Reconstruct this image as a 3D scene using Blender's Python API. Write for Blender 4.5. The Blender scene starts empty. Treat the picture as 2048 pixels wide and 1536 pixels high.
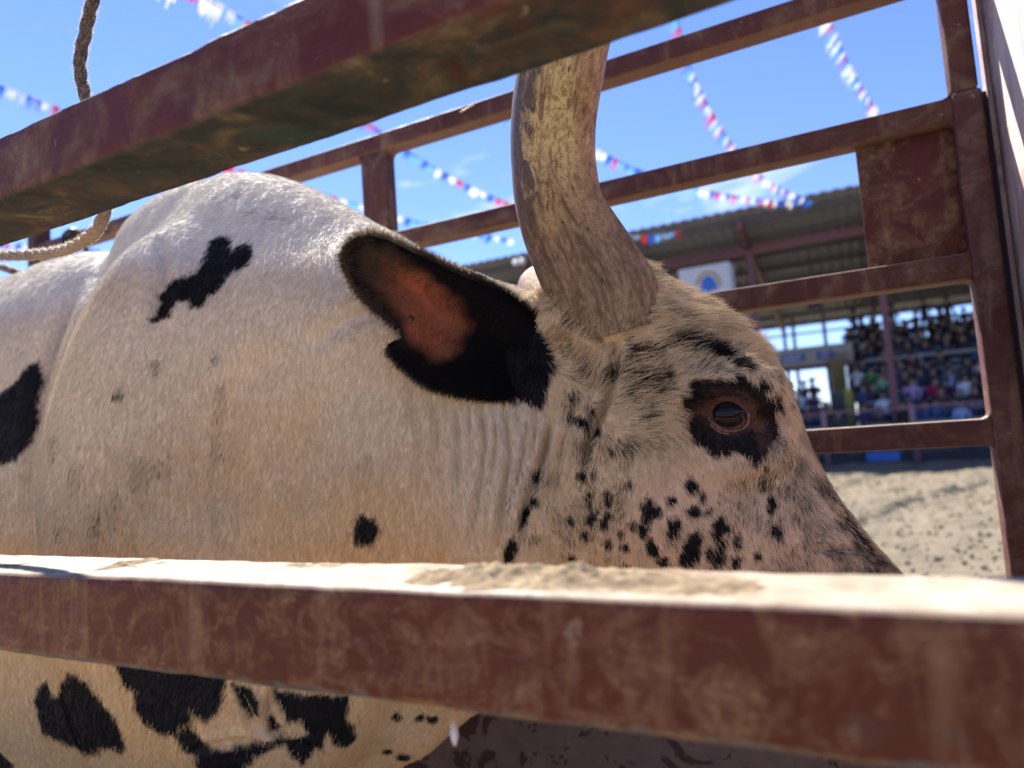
import bpy, bmesh, math, random
import numpy as np
from math import sin, cos, pi, radians, sqrt
from mathutils import Vector, Matrix
from mathutils.bvhtree import BVHTree
from mathutils.geometry import delaunay_2d_cdt

random.seed(7)
RNG = np.random.default_rng(11)
scene = bpy.context.scene
COL = scene.collection

# ------------------------------------------------------------------ camera
FPX, YAW, PITCH, ROLL, EYE_H = 1377.6, .462, .0798, -.0706, 1.1
F_ = np.array([-sin(YAW)*cos(PITCH), cos(YAW)*cos(PITCH), sin(PITCH)])
_r0 = np.array([cos(YAW), sin(YAW), 0.]); _u0 = np.cross(_r0, F_)
R_ = _r0*cos(ROLL)+_u0*sin(ROLL); U_ = -_r0*sin(ROLL)+_u0*cos(ROLL)
CAM = np.array([0., 0., EYE_H])
cam_d = bpy.data.cameras.new('camera'); cam = bpy.data.objects.new('camera', cam_d); COL.objects.link(cam)
m = Matrix.Identity(4)
for i in range(3):
    m[i][0], m[i][1], m[i][2], m[i][3] = R_[i], U_[i], -F_[i], CAM[i]
cam.matrix_world = m
cam_d.sensor_width = 36; cam_d.lens = 36*FPX/2048
cam_d.clip_start = .02; cam_d.clip_end = 2000
cam_d.dof.use_dof = True; cam_d.dof.focus_distance = .96; cam_d.dof.aperture_fstop = 2.8
scene.camera = cam

# ------------------------------------------------------------------ sky, sun, exposure
SUN_TO = Vector((-.50, .37, .78)).normalized()
SUN_EL = math.asin(SUN_TO.z); SUN_AZ = math.atan2(SUN_TO.x, SUN_TO.y)
world = bpy.data.worlds.new('World'); scene.world = world; world.use_nodes = True
nt = world.node_tree; nt.nodes.clear()
w_out = nt.nodes.new('ShaderNodeOutputWorld'); w_bg = nt.nodes.new('ShaderNodeBackground')
w_sky = nt.nodes.new('ShaderNodeTexSky'); w_sky.sky_type = 'NISHITA'; w_sky.sun_disc = False
w_sky.sun_elevation = SUN_EL; w_sky.sun_rotation = SUN_AZ
w_sky.air_density = 1.0; w_sky.dust_density = 0.0; w_sky.ozone_density = 5.0; w_sky.altitude = 1500
w_bg.inputs['Strength'].default_value = .08
w_tc = nt.nodes.new('ShaderNodeTexCoord')
w_map = nt.nodes.new('ShaderNodeMapping'); w_map.inputs['Scale'].default_value = (1.0, 2.2, 4.5); w_map.inputs['Location'].default_value = (1.35, .9, .2)
w_ns = nt.nodes.new('ShaderNodeTexNoise'); w_ns.inputs['Scale'].default_value = 2.6; w_ns.inputs['Detail'].default_value = 9; w_ns.inputs['Roughness'].default_value = .58; w_ns.inputs['Distortion'].default_value = .6
w_rp = nt.nodes.new('ShaderNodeValToRGB'); w_rp.color_ramp.elements[0].position = .61; w_rp.color_ramp.elements[1].position = .82
w_rp.color_ramp.elements[1].color = (.75, .75, .75, 1)
w_mix = nt.nodes.new('ShaderNodeMixRGB'); w_mix.inputs[2].default_value = (7, 7.4, 8, 1)
L = nt.links.new
L(w_tc.outputs['Generated'], w_map.inputs['Vector']); L(w_map.outputs['Vector'], w_ns.inputs['Vector'])
L(w_ns.outputs['Fac'], w_rp.inputs['Fac']); L(w_rp.outputs['Color'], w_mix.inputs[0])
w_tint = nt.nodes.new('ShaderNodeMixRGB'); w_tint.blend_type = 'MULTIPLY'; w_tint.inputs[0].default_value = 1; w_tint.inputs[2].default_value = (.84, .83, 1.05, 1)
L(w_sky.outputs['Color'], w_tint.inputs[1]); L(w_tint.outputs['Color'], w_mix.inputs[1]); L(w_mix.outputs['Color'], w_bg.inputs['Color'])
L(w_bg.outputs['Background'], w_out.inputs['Surface'])
sun_d = bpy.data.lights.new('sun', 'SUN'); sun_d.energy = 4.8; sun_d.angle = radians(.53); sun_d.color = (1, .95, .87)
sun = bpy.data.objects.new('sun', sun_d); COL.objects.link(sun)
sun.rotation_euler = SUN_TO.to_track_quat('Z', 'Y').to_euler(); sun.location = SUN_TO*30
scene.view_settings.view_transform = 'Standard'; scene.view_settings.look = 'None'
scene.view_settings.gamma = 1; scene.view_settings.exposure = 1.7
scene.render.engine = 'CYCLES'
scene.cycles.use_denoising = True
scene.cycles.max_bounces = 8; scene.cycles.diffuse_bounces = 4; scene.cycles.transparent_max_bounces = 8
scene.cycles_curves.shape = 'RIBBONS'; scene.cycles_curves.subdivisions = 2

# ------------------------------------------------------------------ helpers
def ray(px, py):
    return F_+R_*(px-1024)/FPX-U_*(py-768)/FPX
def P(px, py, Y):                       # the point of the plane y = Y seen at a spot of the photograph
    d = ray(px, py); return CAM+d*(Y/d[1])
def V(a): return Vector((float(a[0]), float(a[1]), float(a[2])))

def tag(o, label=None, cat=None, group=None, kind=None):
    if label: o['label'] = label
    if cat: o['category'] = cat
    if group: o['group'] = group
    if kind: o['kind'] = kind
    return o
def link(name, mesh, mat=None, parent=None, loc=None):
    o = bpy.data.objects.new(name, mesh); COL.objects.link(o)
    if mat is not None and hasattr(mesh, 'materials'):
        for mm in (mat if isinstance(mat, (list, tuple)) else [mat]): mesh.materials.append(mm)
    if parent: o.parent = parent
    if loc is not None: o.location = V(loc)
    return o
def empty(name, loc=(0, 0, 0)):
    o = bpy.data.objects.new(name, None); COL.objects.link(o); o.location = V(loc); o.empty_display_size = .1; return o
def from_bm(name, bm, mat=None, parent=None, smooth=False, loc=None):
    me = bpy.data.meshes.new(name)
    if smooth:
        for f in bm.faces: f.smooth = True
    bm.normal_update(); bm.to_mesh(me); bm.free()
    return link(name, me, mat, parent, loc)
def bm_box(bm, x0, x1, y0, y1, z0, z1, bev=0, seg=2):
    r = bmesh.ops.create_cube(bm, size=1)
    vs = r['verts']
    for v in vs:
        v.co = Vector(((x0+x1)/2+v.co.x*(x1-x0), (y0+y1)/2+v.co.y*(y1-y0), (z0+z1)/2+v.co.z*(z1-z0)))
    if bev:
        es = list({e for v in vs for e in v.link_edges})
        bmesh.ops.bevel(bm, geom=es, offset=bev, segments=seg, affect='EDGES', profile=.5)
def box(name, x0, x1, y0, y1, z0, z1, mat, parent=None, bev=0, seg=2):
    bm = bmesh.new(); bm_box(bm, x0, x1, y0, y1, z0, z1, bev, seg)
    return from_bm(name, bm, mat, parent, smooth=bool(bev))
def catmull(pts, n):
    pts = np.array(pts, float); out = []
    ext = np.vstack([2*pts[0]-pts[1], pts, 2*pts[-1]-pts[-2]])
    for i in range(len(pts)-1):
        p0, p1, p2, p3 = ext[i:i+4]
        for t in np.linspace(0, 1, n, endpoint=False):
            out.append(.5*((2*p1)+(p2-p0)*t+(2*p0-5*p1+4*p2-p3)*t*t+(3*p1-p0-3*p2+p3)*t**3))
    out.append(pts[-1]); return np.array(out)
def tube_mesh(bm, path, radii, seg=10, wob=None, squash=None):
    path = np.array(path); n = len(path)
    if np.isscalar(radii): radii = np.full(n, radii)
    tang = np.gradient(path, axis=0); tang /= np.linalg.norm(tang, axis=1)[:, None]
    a = np.cross(tang[0], [0, 0, 1.]);
    if np.linalg.norm(a) < 1e-3: a = np.cross(tang[0], [0, 1., 0])
    a /= np.linalg.norm(a); rings = []
    for i in range(n):
        a = a-tang[i]*(a@tang[i]); a /= np.linalg.norm(a); b = np.cross(tang[i], a)
        ring = []
        for k in range(seg):
            t = 2*pi*k/seg; rr = radii[i]*(wob(i, t) if wob else 1)
            ring.append(bm.verts.new(path[i]+rr*(cos(t)*a+sin(t)*b)))
        rings.append(ring)
    for i in range(n-1):
        for k in range(seg):
            bm.faces.new((rings[i][k], rings[i][(k+1) % seg], rings[i+1][(k+1) % seg], rings[i+1][k]))
    bm.faces.new(rings[0][::-1]); bm.faces.new(rings[-1])
    return rings
def hash3(ix, iy, iz, s):
    h = (ix.astype(np.int64)*73856093) ^ (iy.astype(np.int64)*19349663) ^ (iz.astype(np.int64)*83492791) ^ (s*2654435)
    h = (h ^ (h >> 13))*1274126177 & 0x7fffffff
    h = (h ^ (h >> 16)) & 0xffff
    return h/65535.
def vnoise(p, scale, seed=0):
    q = np.asarray(p)*scale+100; i = np.floor(q); f = q-i; f = f*f*(3-2*f); i = i.astype(int); o = 0
    for dx in (0, 1):
        for dy in (0, 1):
            for dz in (0, 1):
                w = (f[:, 0] if dx else 1-f[:, 0])*(f[:, 1] if dy else 1-f[:, 1])*(f[:, 2] if dz else 1-f[:, 2])
                o = o+w*hash3(i[:, 0]+dx, i[:, 1]+dy, i[:, 2]+dz, seed)
    return o*2-1
def fbm(p, scale, oct=3, seed=0):
    o = 0; a = 1.
    for k in range(oct): o = o+a*vnoise(p, scale*2**k, seed+k*17); a *= .5
    return o

# ------------------------------------------------------------------ materials
class N:
    def __init__(s, name):
        s.m = bpy.data.materials.new(name); s.m.use_nodes = True; s.t = s.m.node_tree
        s.p = s.t.nodes['Principled BSDF']; s.o = s.t.nodes['Material Output']
        s.tc = None
    def n(s, typ, ins={}, **kw):
        nd = s.t.nodes.new(typ)
        for k, v in kw.items(): setattr(nd, k, v)
        for k, v in ins.items():
            if isinstance(v, bpy.types.NodeSocket): s.t.links.new(v, nd.inputs[k])
            else: nd.inputs[k].default_value = v
        return nd
    def co(s):
        if not s.tc: s.tc = s.n('ShaderNodeTexCoord')
        return s.tc.outputs['Object']
    def noise(s, scale, detail=4, rough=.55, dist=0, vec=None, seed=0, sc=None):
        v = vec or s.co()
        if sc or seed:
            mp = s.n('ShaderNodeMapping', {'Vector': v, 'Location': (seed*3.1, seed*1.7, seed*.9)})
            if sc: mp.inputs['Scale'].default_value = sc
            v = mp.outputs[0]
        return s.n('ShaderNodeTexNoise', {'Vector': v, 'Scale': scale, 'Detail': detail, 'Roughness': rough, 'Distortion': dist}).outputs['Fac']
    def ramp(s, fac, *stops):
        r = s.n('ShaderNodeValToRGB', {'Fac': fac}); e = r.color_ramp.elements
        while len(e) < len(stops): e.new(.5)
        for el, (pos, c) in zip(e, stops):
            el.position = pos; el.color = (c, c, c, 1) if np.isscalar(c) else (*c, 1)
        return r.outputs[0]
    def mix(s, fac, a, b, typ='MIX'):
        r = s.n('ShaderNodeMixRGB', blend_type=typ)
        for i, v in enumerate((fac, a, b)):
            if isinstance(v, bpy.types.NodeSocket): s.t.links.new(v, r.inputs[i])
            elif i == 0: r.inputs[0].default_value = v
            else: r.inputs[i].default_value = (*v, 1)
        return r.outputs[0]
    def math(s, op, a, b=0.):
        r = s.n('ShaderNodeMath', operation=op)
        for i, v in enumerate((a, b)):
            if isinstance(v, bpy.types.NodeSocket): s.t.links.new(v, r.inputs[i])
            else: r.inputs[i].default_value = v
        return r.outputs[0]
    def set(s, **kw):
        for k, v in kw.items():
            k = k.replace('_', ' ')
            if isinstance(v, bpy.types.NodeSocket): s.t.links.new(v, s.p.inputs[k])
            else: s.p.inputs[k].default_value = (*v, 1) if isinstance(v, tuple) and len(v) == 3 else v
        return s
    def bump(s, h, strength=.4, dist=.003):
        b = s.n('ShaderNodeBump', {'Height': h, 'Strength': strength, 'Distance': dist})
        s.t.links.new(b.outputs[0], s.p.inputs['Normal']); return s

def paint_mat(name, base, dust_amt=.5, worn=0., seed=0, rough=.55, chip=.8, smear=.55, under=0., edge_z=None, tint=(.30, .225, .15), dust_scale=9):
    g = N(name)
    c = g.mix(g.ramp(g.noise(4, 5, .6, seed=seed), (.3, 0), (.75, 1)), base, tuple(x*.6 for x in base))
    d1 = g.ramp(g.noise(dust_scale, 6, .62, 1.2, seed=seed+1), (.60-.16*dust_amt, 0), (.78, 1))
    d2 = g.ramp(g.noise(dust_scale*5, 5, .7, 0, seed=seed+2), (.35, .15), (.7, 1))
    c = g.mix(g.math('MULTIPLY', g.math('MULTIPLY', d1, d2), smear*min(1, dust_amt*1.4)), c, tint)
    run = g.ramp(g.noise(26, 4, .6, .4, seed=seed+3, sc=(1, 1, .13)), (.58, 0), (.72, 1))
    c = g.mix(g.math('MULTIPLY', run, .32*dust_amt), c, tint)
    geo = g.n('ShaderNodeNewGeometry'); sx = g.n('ShaderNodeSeparateXYZ', {'Vector': geo.outputs['True Normal']})
    up = g.ramp(sx.outputs['Z'], (.55, 0), (.95, 1))
    upn = g.ramp(g.noise(22, 6, .65, .5, seed=seed+6), (.25, (.15, .11, .08)), (.5, (.30, .25, .19)), (.75, (.43, .375, .31)))
    if worn:
        dn = g.ramp(g.math('MULTIPLY', sx.outputs['Z'], -1.), (.5, 0), (.9, 1))
        edge = g.ramp(g.noise(7, 6, .7, 1.5, seed=seed+8), (.28, 0), (.46, 1))
        metal = g.ramp(g.noise(13, 7, .7, .8, seed=seed+9), (.38, (.024, .030, .031)), (.52, (.048, .050, .045)), (.60, (.095, .075, .05)), (.68, (.16, .13, .09)))
        c = g.mix(g.math('MULTIPLY', dn, g.math('MULTIPLY', edge, worn)), c, metal)
        sp = g.ramp(g.noise(9, 3, .5, .6, seed=seed+12), (.66, 0), (.69, 1))
        c = g.mix(g.math('MULTIPLY', sp, .4*worn), c, (.03, .085, .07))
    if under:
        under_bounce = g.ramp(g.math('MULTIPLY', sx.outputs['Z'], -1.), (.5, 0), (.9, 1))
        c = g.mix(g.math('MULTIPLY', under_bounce, under), c, (.24, .15, .105))  # tan undersides: light bounced off the ground, painted into the colour
    chips = g.ramp(g.noise(34, 5, .6, .3, seed=seed+14), (.69, 0), (.72, 1))
    c = g.mix(g.math('MULTIPLY', chips, chip), c, (.42, .33, .23))
    scrn = g.noise(22, 4, .6, 2.5, seed=seed+22, sc=(.5, 1, 2.5)); scratch = g.ramp(g.math('ABSOLUTE', g.math('SUBTRACT', scrn, .5)), (.0, 1), (.006, 0))
    c = g.mix(g.math('MULTIPLY', g.math('MULTIPLY', scratch, g.ramp(g.noise(5, 3, seed=seed+23), (.45, 0), (.6, 1))), .55), c, (.30, .22, .16))
    if edge_z is not None:
        oz = g.n('ShaderNodeSeparateXYZ', {'Vector': g.co()}).outputs['Z']
        ez = g.ramp(g.math('MULTIPLY', g.math('ADD', g.math('SUBTRACT', oz, edge_z), g.math('MULTIPLY', g.math('SUBTRACT', g.noise(40, 5, .7, seed=seed+25), .5), .02)), 40.), (.12, 1), (.3, 0))
        c = g.mix(g.math('MULTIPLY', ez, .85), c, g.ramp(g.noise(18, 5, .7, seed=seed+27), (.38, (.055, .085, .082)), (.5, (.15, .13, .10)), (.62, (.22, .12, .045))))
    c = g.mix(up, c, upn)
    g.set(Base_Color=c, Roughness=g.ramp(d1, (0, rough), (1, .85)), Specular_IOR_Level=.15)
    hb = g.math('ADD', g.math('MULTIPLY', chips, -.6), g.math('ADD', g.math('MULTIPLY', d1, .5), g.math('MULTIPLY', g.noise(60, 4, seed=seed+5), .5)))
    g.bump(hb, .5, .002)
    return g.m
def plain(name, col, rough=.7, var=.25, scale=6, **kw):
    g = N(name)
    g.set(Base_Color=g.mix(g.ramp(g.noise(scale, 5), (.3, 0), (.7, 1)), col, tuple(x*(1-var) for x in col)), Roughness=rough, **kw)
    return g.m

M = {}
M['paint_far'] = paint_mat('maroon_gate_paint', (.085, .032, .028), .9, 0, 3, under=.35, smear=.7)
M['paint_plate'] = paint_mat('maroon_plate_paint', (.075, .02, .016), .95, 0, 21, tint=(.28, .20, .11), smear=.9, dust_scale=16)
M['paint_top'] = paint_mat('worn_rail_paint', (.092, .022, .018), .9, 1., 31, dust_scale=8, chip=.4, smear=.75)
M['paint_low'] = paint_mat('muddy_rail_paint', (.112, .026, .013), 1.0, .35, 47, dust_scale=30, chip=.25, tint=(.36, .21, .10), smear=1., edge_z=EYE_H-.1964)
g = N('peeling_sheet_paint'); pb = g.ramp(g.noise(9, 5, .6, 1.2, seed=5), (.57, 0), (.575, 1))
g.set(Base_Color=g.mix(pb, g.mix(g.ramp(g.noise(14, 6, .7, seed=2), (.35, 0), (.7, 1)), (.075, .052, .052), (.12, .085, .075)), (.028, .006, .007)), Roughness=.7); g.bump(pb, .5, .002); M['paint_sheet'] = g.m
M['paint_stand'] = plain('stand_steel_paint', (.16, .055, .06), .5, .2)
M['weathered'] = None

# ------------------------------------------------------------------ ground
def soil_mat():
    g = N('arena_soil')
    c = g.ramp(g.noise(.9, 9, .72), (.3, (.13, .105, .068)), (.55, (.178, .146, .098)), (.75, (.225, .187, .13)))
    c = g.mix(g.ramp(g.noise(11, 6, .7, seed=2), (.4, .0), (.62, .35)), c, (.12, .092, .06))
    g.set(Base_Color=c, Roughness=.95)
    g.bump(g.noise(30, 8, .7), .8, .03)
    return g.m
M['soil'] = soil_mat()
def bounce_sand_mat():
    g = N('bounce_sand'); g.set(Base_Color=g.ramp(g.noise(1.4, 9, .7), (.3, (.33, .245, .145)), (.6, (.42, .32, .20)), (.8, (.47, .37, .24))), Roughness=.95); g.bump(g.noise(25, 8, .7), .8, .02); return g.m
M['sand'] = bounce_sand_mat()
def build_ground():
    def axis(a, b, fine, lo, hi):
        mid = list(np.arange(a, b+1e-6, fine)); l = []; v = a; s = fine
        while v > lo: s *= 1.6; v -= s; l.append(v)
        r = []; v = b; s = fine
        while v < hi: s *= 1.6; v += s; r.append(v)
        return np.array(l[::-1]+mid+r)
    xs = axis(-2.2, 3.4, .045, -900, 900); ys = axis(3.2, 17.4, .05, -900, 900)
    gx, gy = np.meshgrid(xs, ys); p = np.stack([gx.ravel(), gy.ravel(), np.zeros(gx.size)], 1)
    fade = np.exp(-np.maximum(0, np.maximum(np.abs(p[:, 0]-.6)-2.8, np.abs(p[:, 1]-10.3)-7.1))**2/.3)
    z = (fbm(p, 1.1, 3, 5)*.045+fbm(p, 3.2, 3, 19)*.03+np.abs(fbm(p, 9, 2, 9))*.03)*fade
    # a raked furrow running away across the arena
    fx = -.9+.28*(p[:, 1]-10)+.12*np.sin(p[:, 1]*1.3)
    z -= .05*np.exp(-((p[:, 0]-fx)/.16)**2)*fade
    p[:, 2] = z-.03*fade
    nx, ny = len(xs), len(ys)
    i = np.arange(nx*ny).reshape(ny, nx)
    q = np.stack([i[:-1, :-1], i[:-1, 1:], i[1:, 1:], i[1:, :-1]], -1).reshape(-1, 4)
    me = bpy.data.meshes.new('arena_ground'); me.from_pydata(p.tolist(), [], q.tolist()); me.polygons.foreach_set('use_smooth', [True]*len(q))
    tag(link('arena_ground', me, M['soil']), 'trampled pale brown arena dirt stretching to the far fence', None, None, 'structure')
    # loose clods
    bm = bmesh.new()
    for k in range(2200):
        y = random.uniform(4.2, 16.5); x = random.uniform(-1.6, 3.0); s = random.choice((.005, .007, .010, .013, .017))*random.uniform(.7, 1.3)
        r = bmesh.ops.create_icosphere(bm, subdivisions=1, radius=s)
        sc = Vector((random.uniform(.8, 1.5), random.uniform(.8, 1.5), random.uniform(.5, .9)))
        for v in r['verts']:
            v.co = Vector((v.co.x*sc.x, v.co.y*sc.y, v.co.z*sc.z))*random.uniform(.8, 1.2)+Vector((x, y, -.015+random.random()*.03))
    tag(from_bm('dirt_clods', bm, M['soil'], None, True), 'loose clods of dirt scattered over the arena floor', None, None, 'stuff')
build_ground()
bm = bmesh.new(); bmesh.ops.create_grid(bm, x_segments=60, y_segments=50, size=1)
for v in bm.verts: v.co = Vector((-1+v.co.x*7, -3.4+v.co.y*5.5, .02+.012*sin(v.co.x*31+v.co.y*17)+.01*sin(v.co.y*43)))
tag(from_bm('bounce_ground', bm, M['sand'], None, True), 'unseen pale sand sheet added to bounce warm light at the bull', None, None, 'structure')  # pale sheet out of view, added to throw warm fill onto the bull

# ------------------------------------------------------------------ far chute gate
YF, TF, HF = 1.6, .0585, .0525
Z_RAILS = [(.9238+EYE_H), (.6204+EYE_H), (.3028+EYE_H), (-.0244+EYE_H)]
X_POST = .2258
def build_far_gate():
    pm = M['paint_far']
    xpr = P(1965, 187, YF)[0]; xl = P(72, 545, YF)[0]
    g = tag(empty('chute_gate', (X_POST, YF, 0)), 'maroon steel chute gate with dusty rails behind the bull', 'gate')
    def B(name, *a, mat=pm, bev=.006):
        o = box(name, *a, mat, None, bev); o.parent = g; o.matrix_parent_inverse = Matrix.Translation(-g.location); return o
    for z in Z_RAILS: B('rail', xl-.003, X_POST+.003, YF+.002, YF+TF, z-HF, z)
    B('post', X_POST, xpr, YF, YF+TF+.004, .02, Z_RAILS[1]+.006)
    B('post', X_POST+.002, xpr-.004, YF+.001, YF+TF, Z_RAILS[1]+.0075, 2.6)
    B('post', xl-.062, xl, YF, YF+TF+.004, .02, Z_RAILS[0]+.16)
    q1, q2 = P(719, 337, YF)[0], P(769, 340, YF)[0]
    for za, zb in zip(Z_RAILS[:-1], Z_RAILS[1:]):
        B('upright', q1, q2, YF+.004, YF+TF-.003, zb-.002, za-HF+.002)
    B('upright', q1, q2, YF+.004, YF+TF-.003, .7, Z_RAILS[3]-HF+.002)
    B('gusset_plate', P(1722, 400, YF+.03)[0], X_POST+.004, YF+.03, YF+.037, Z_RAILS[2]-.004, Z_RAILS[1]-HF+.004, mat=M['paint_plate'], bev=.001)
    B('rail', xl-.003, X_POST+.003, YF+.002, YF+TF, .66, .7125)
    B('kick_sheet', xl-.003, X_POST+.003, YF+.01, YF+.016, .06, .66+.003, mat=M['paint_sheet'], bev=.001)
    # weld fillets in the inner corners
    bm = bmesh.new()
    def fillet(x, z, sx, sz, r=.012):
        prof = [(0, 0), (r, 0)]+[(r-r*sin(t), r-r*cos(t)) for t in np.linspace(.3, 1.25, 4)]+[(0, r)]
        fr = [bm.verts.new((x+sx*a, YF+.0045, z+sz*b)) for a, b in prof]; bk = [bm.verts.new((x+sx*a, YF+TF-.0035, z+sz*b)) for a, b in prof]
        bm.faces.new(fr); bm.faces.new(bk[::-1])
        for i in range(len(fr)):
            j = (i+1) % len(fr); bm.faces.new((fr[i], bk[i], bk[j], fr[j]))
    for z in Z_RAILS:
        for x, sx in ((X_POST, -1), (xl, 1), (q1, -1), (q2, 1)):
            fillet(x, z-HF, sx, -1)
            if z != Z_RAILS[0] or x in (X_POST,): fillet(x, z, sx, 1)
    bmesh.ops.recalc_face_normals(bm, faces=bm.faces)
    o = from_bm('weld_fillets', bm, pm); o.parent = g; o.matrix_parent_inverse = Matrix.Translation(-g.location); o['kind'] = 'stuff'
    # dark back plate beside the post
    zt = P(1975, 180, YF+.05)[2]; xr = P(2005, 300, 1.64)[0]
    B('slide_plate', xpr+.002, xpr+.055, YF+.05, YF+.056, .05, zt, mat=plain('dark_plate_paint', (.02, .008, .008), .6), bev=.001)
    # straw caught on the top rail
    pa = P(920, 225, YF-.004); pb = P(938, 214, YF-.006); pc = P(950, 208, YF+.001)
    bm = bmesh.new(); tube_mesh(bm, catmull([pa, pb, pc], 4), np.array([.0012, .002, .0024, .0022, .002, .002, .0018, .0014, .001]), 6)
    tag(from_bm('straw', bm, plain('straw', (.5, .4, .18), .6), None, True), 'short piece of yellow straw caught on the far gate top rail', 'straw')
    return xpr
XPR = build_far_gate()

def weathered_mat():
    g = N('weathered_post')
    gr = g.noise(9, 7, .65, .8, sc=(1, 6, .35), seed=4)
    c = g.ramp(gr, (.28, (.22, .13, .13)), (.45, (.36, .27, .25)), (.62, (.46, .38, .33)), (.8, (.52, .45, .37)))
    c = g.mix(g.ramp(g.noise(5, 5, .6, 1, seed=8), (.5, 0), (.62, .8)), c, (.24, .13, .135))
    g.set(Base_Color=c, Roughness=.75); g.bump(gr, .7, .004); return g.m
M['weathered'] = weathered_mat()
def build_side_post():
    x0 = P(1957, 10, 1.66)[0]
    bm = bmesh.new(); bm_box(bm, x0, x0+.22, .98, 1.66, .0, 2.9, .004)
    o = from_bm('chute_post', bm, M['weathered'], None, True)
    tag(o, 'thick weathered post with worn pinkish paint at the right beside the gate', 'post')
    bm = bmesh.new()
    # rough torch cut edge of the flange
    pts = [(1.664+.004*random.random(), z) for z in np.arange(.05, 2.85, .011)]
    for (ya, za), (yb, zb) in zip(pts[:-1], pts[1:]):
        vs = [bm.verts.new(c) for c in ((x0-.008, 1.64, za), (x0-.008, ya+.01, za), (x0-.008, yb+.01, zb), (x0-.008, 1.64, zb))]
        ws = [bm.verts.new(v.co+Vector((.012, 0, 0))) for v in vs]
        bm.faces.new(vs); bm.faces.new(ws[::-1])
        for i in range(4): bm.faces.new((vs[i], ws[i], ws[(i+1) % 4], vs[(i+1) % 4]))
    bmesh.ops.remove_doubles(bm, verts=bm.verts, dist=1e-5); bmesh.ops.recalc_face_normals(bm, faces=bm.faces)
    f = from_bm('cut_flange', bm, M['weathered']); f.parent = o
build_side_post()

# black hook over the far gate's top rail
def build_hook():
    Yh = 1.57
    pts = [P(128, 640, Yh), P(128, 540, Yh), P(128, 500, Yh), P(130, 474, Yh+.01), P(146, 463, Yh+.03), P(163, 472, YF+TF+.02), P(171, 500, YF+TF+.03), P(174, 560, YF+TF+.03), P(175, 640, YF+TF+.03)]
    bm = bmesh.new(); c = catmull(pts, 6); r = np.interp(np.arange(len(c)), [0, 12, 20, 26, 34, len(c)], [.011, .011, .014, .015, .011, .008])
    tube_mesh(bm, c, r, 10)
    tag(from_bm('hook', bm, plain('black_rubber', (.012, .012, .013), .5), None, True), 'black bent hook hung over the far gate top rail by the rope', 'hook')
build_hook()

# ------------------------------------------------------------------ near chute panel
def rail_mesh(bm, x0, x1, y0, y1, z0, z1, n=160, seed=0):
    # square tube with rounded, dented edges and a caked, uneven skin
    r = .007; prof = []
    for cx, cz, a0 in ((y1-r, z1-r, 0), (y0+r, z1-r, pi/2), (y0+r, z0+r, pi), (y1-r, z0+r, 3*pi/2)):
        for k in range(4):
            t = a0+k*pi/6; prof.append((cx+r*cos(t), cz+r*sin(t)))
    full = []
    for i, a in enumerate(prof):
        b = prof[(i+1) % len(prof)]; full.append(a)
        if np.hypot(b[0]-a[0], b[1]-a[1]) > .03:
            for k in range(1, 7): full.append((a[0]+(b[0]-a[0])*k/7, a[1]+(b[1]-a[1])*k/7))
    xs = np.linspace(x0, x1, n); m = len(full)
    p = np.array([[x, a, b] for x in xs for a, b in full])
    cy, cz = (y0+y1)/2, (z0+z1)/2
    d = np.stack([np.zeros(len(p)), (p[:, 1]-cy), (p[:, 2]-cz)], 1); d /= np.linalg.norm(d, axis=1)[:, None]
    p += d*(fbm(p, 35, 3, seed)*.0009+fbm(p, 9, 2, seed+5)*.0012)[:, None]
    vs = [bm.verts.new(c) for c in p]
    for i in range(n-1):
        for k in range(m):
            bm.faces.new((vs[i*m+k], vs[i*m+(k+1) % m], vs[(i+1)*m+(k+1) % m], vs[(i+1)*m+k]))
    bm.faces.new(vs[:m][::-1]); bm.faces.new(vs[-m:])
    bmesh.ops.recalc_face_normals(bm, faces=bm.faces)
YN, TN = .44, .0998
LOW = (EYE_H-.1964, EYE_H-.1084); UP = (EYE_H+.3214, EYE_H+.3974)
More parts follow.
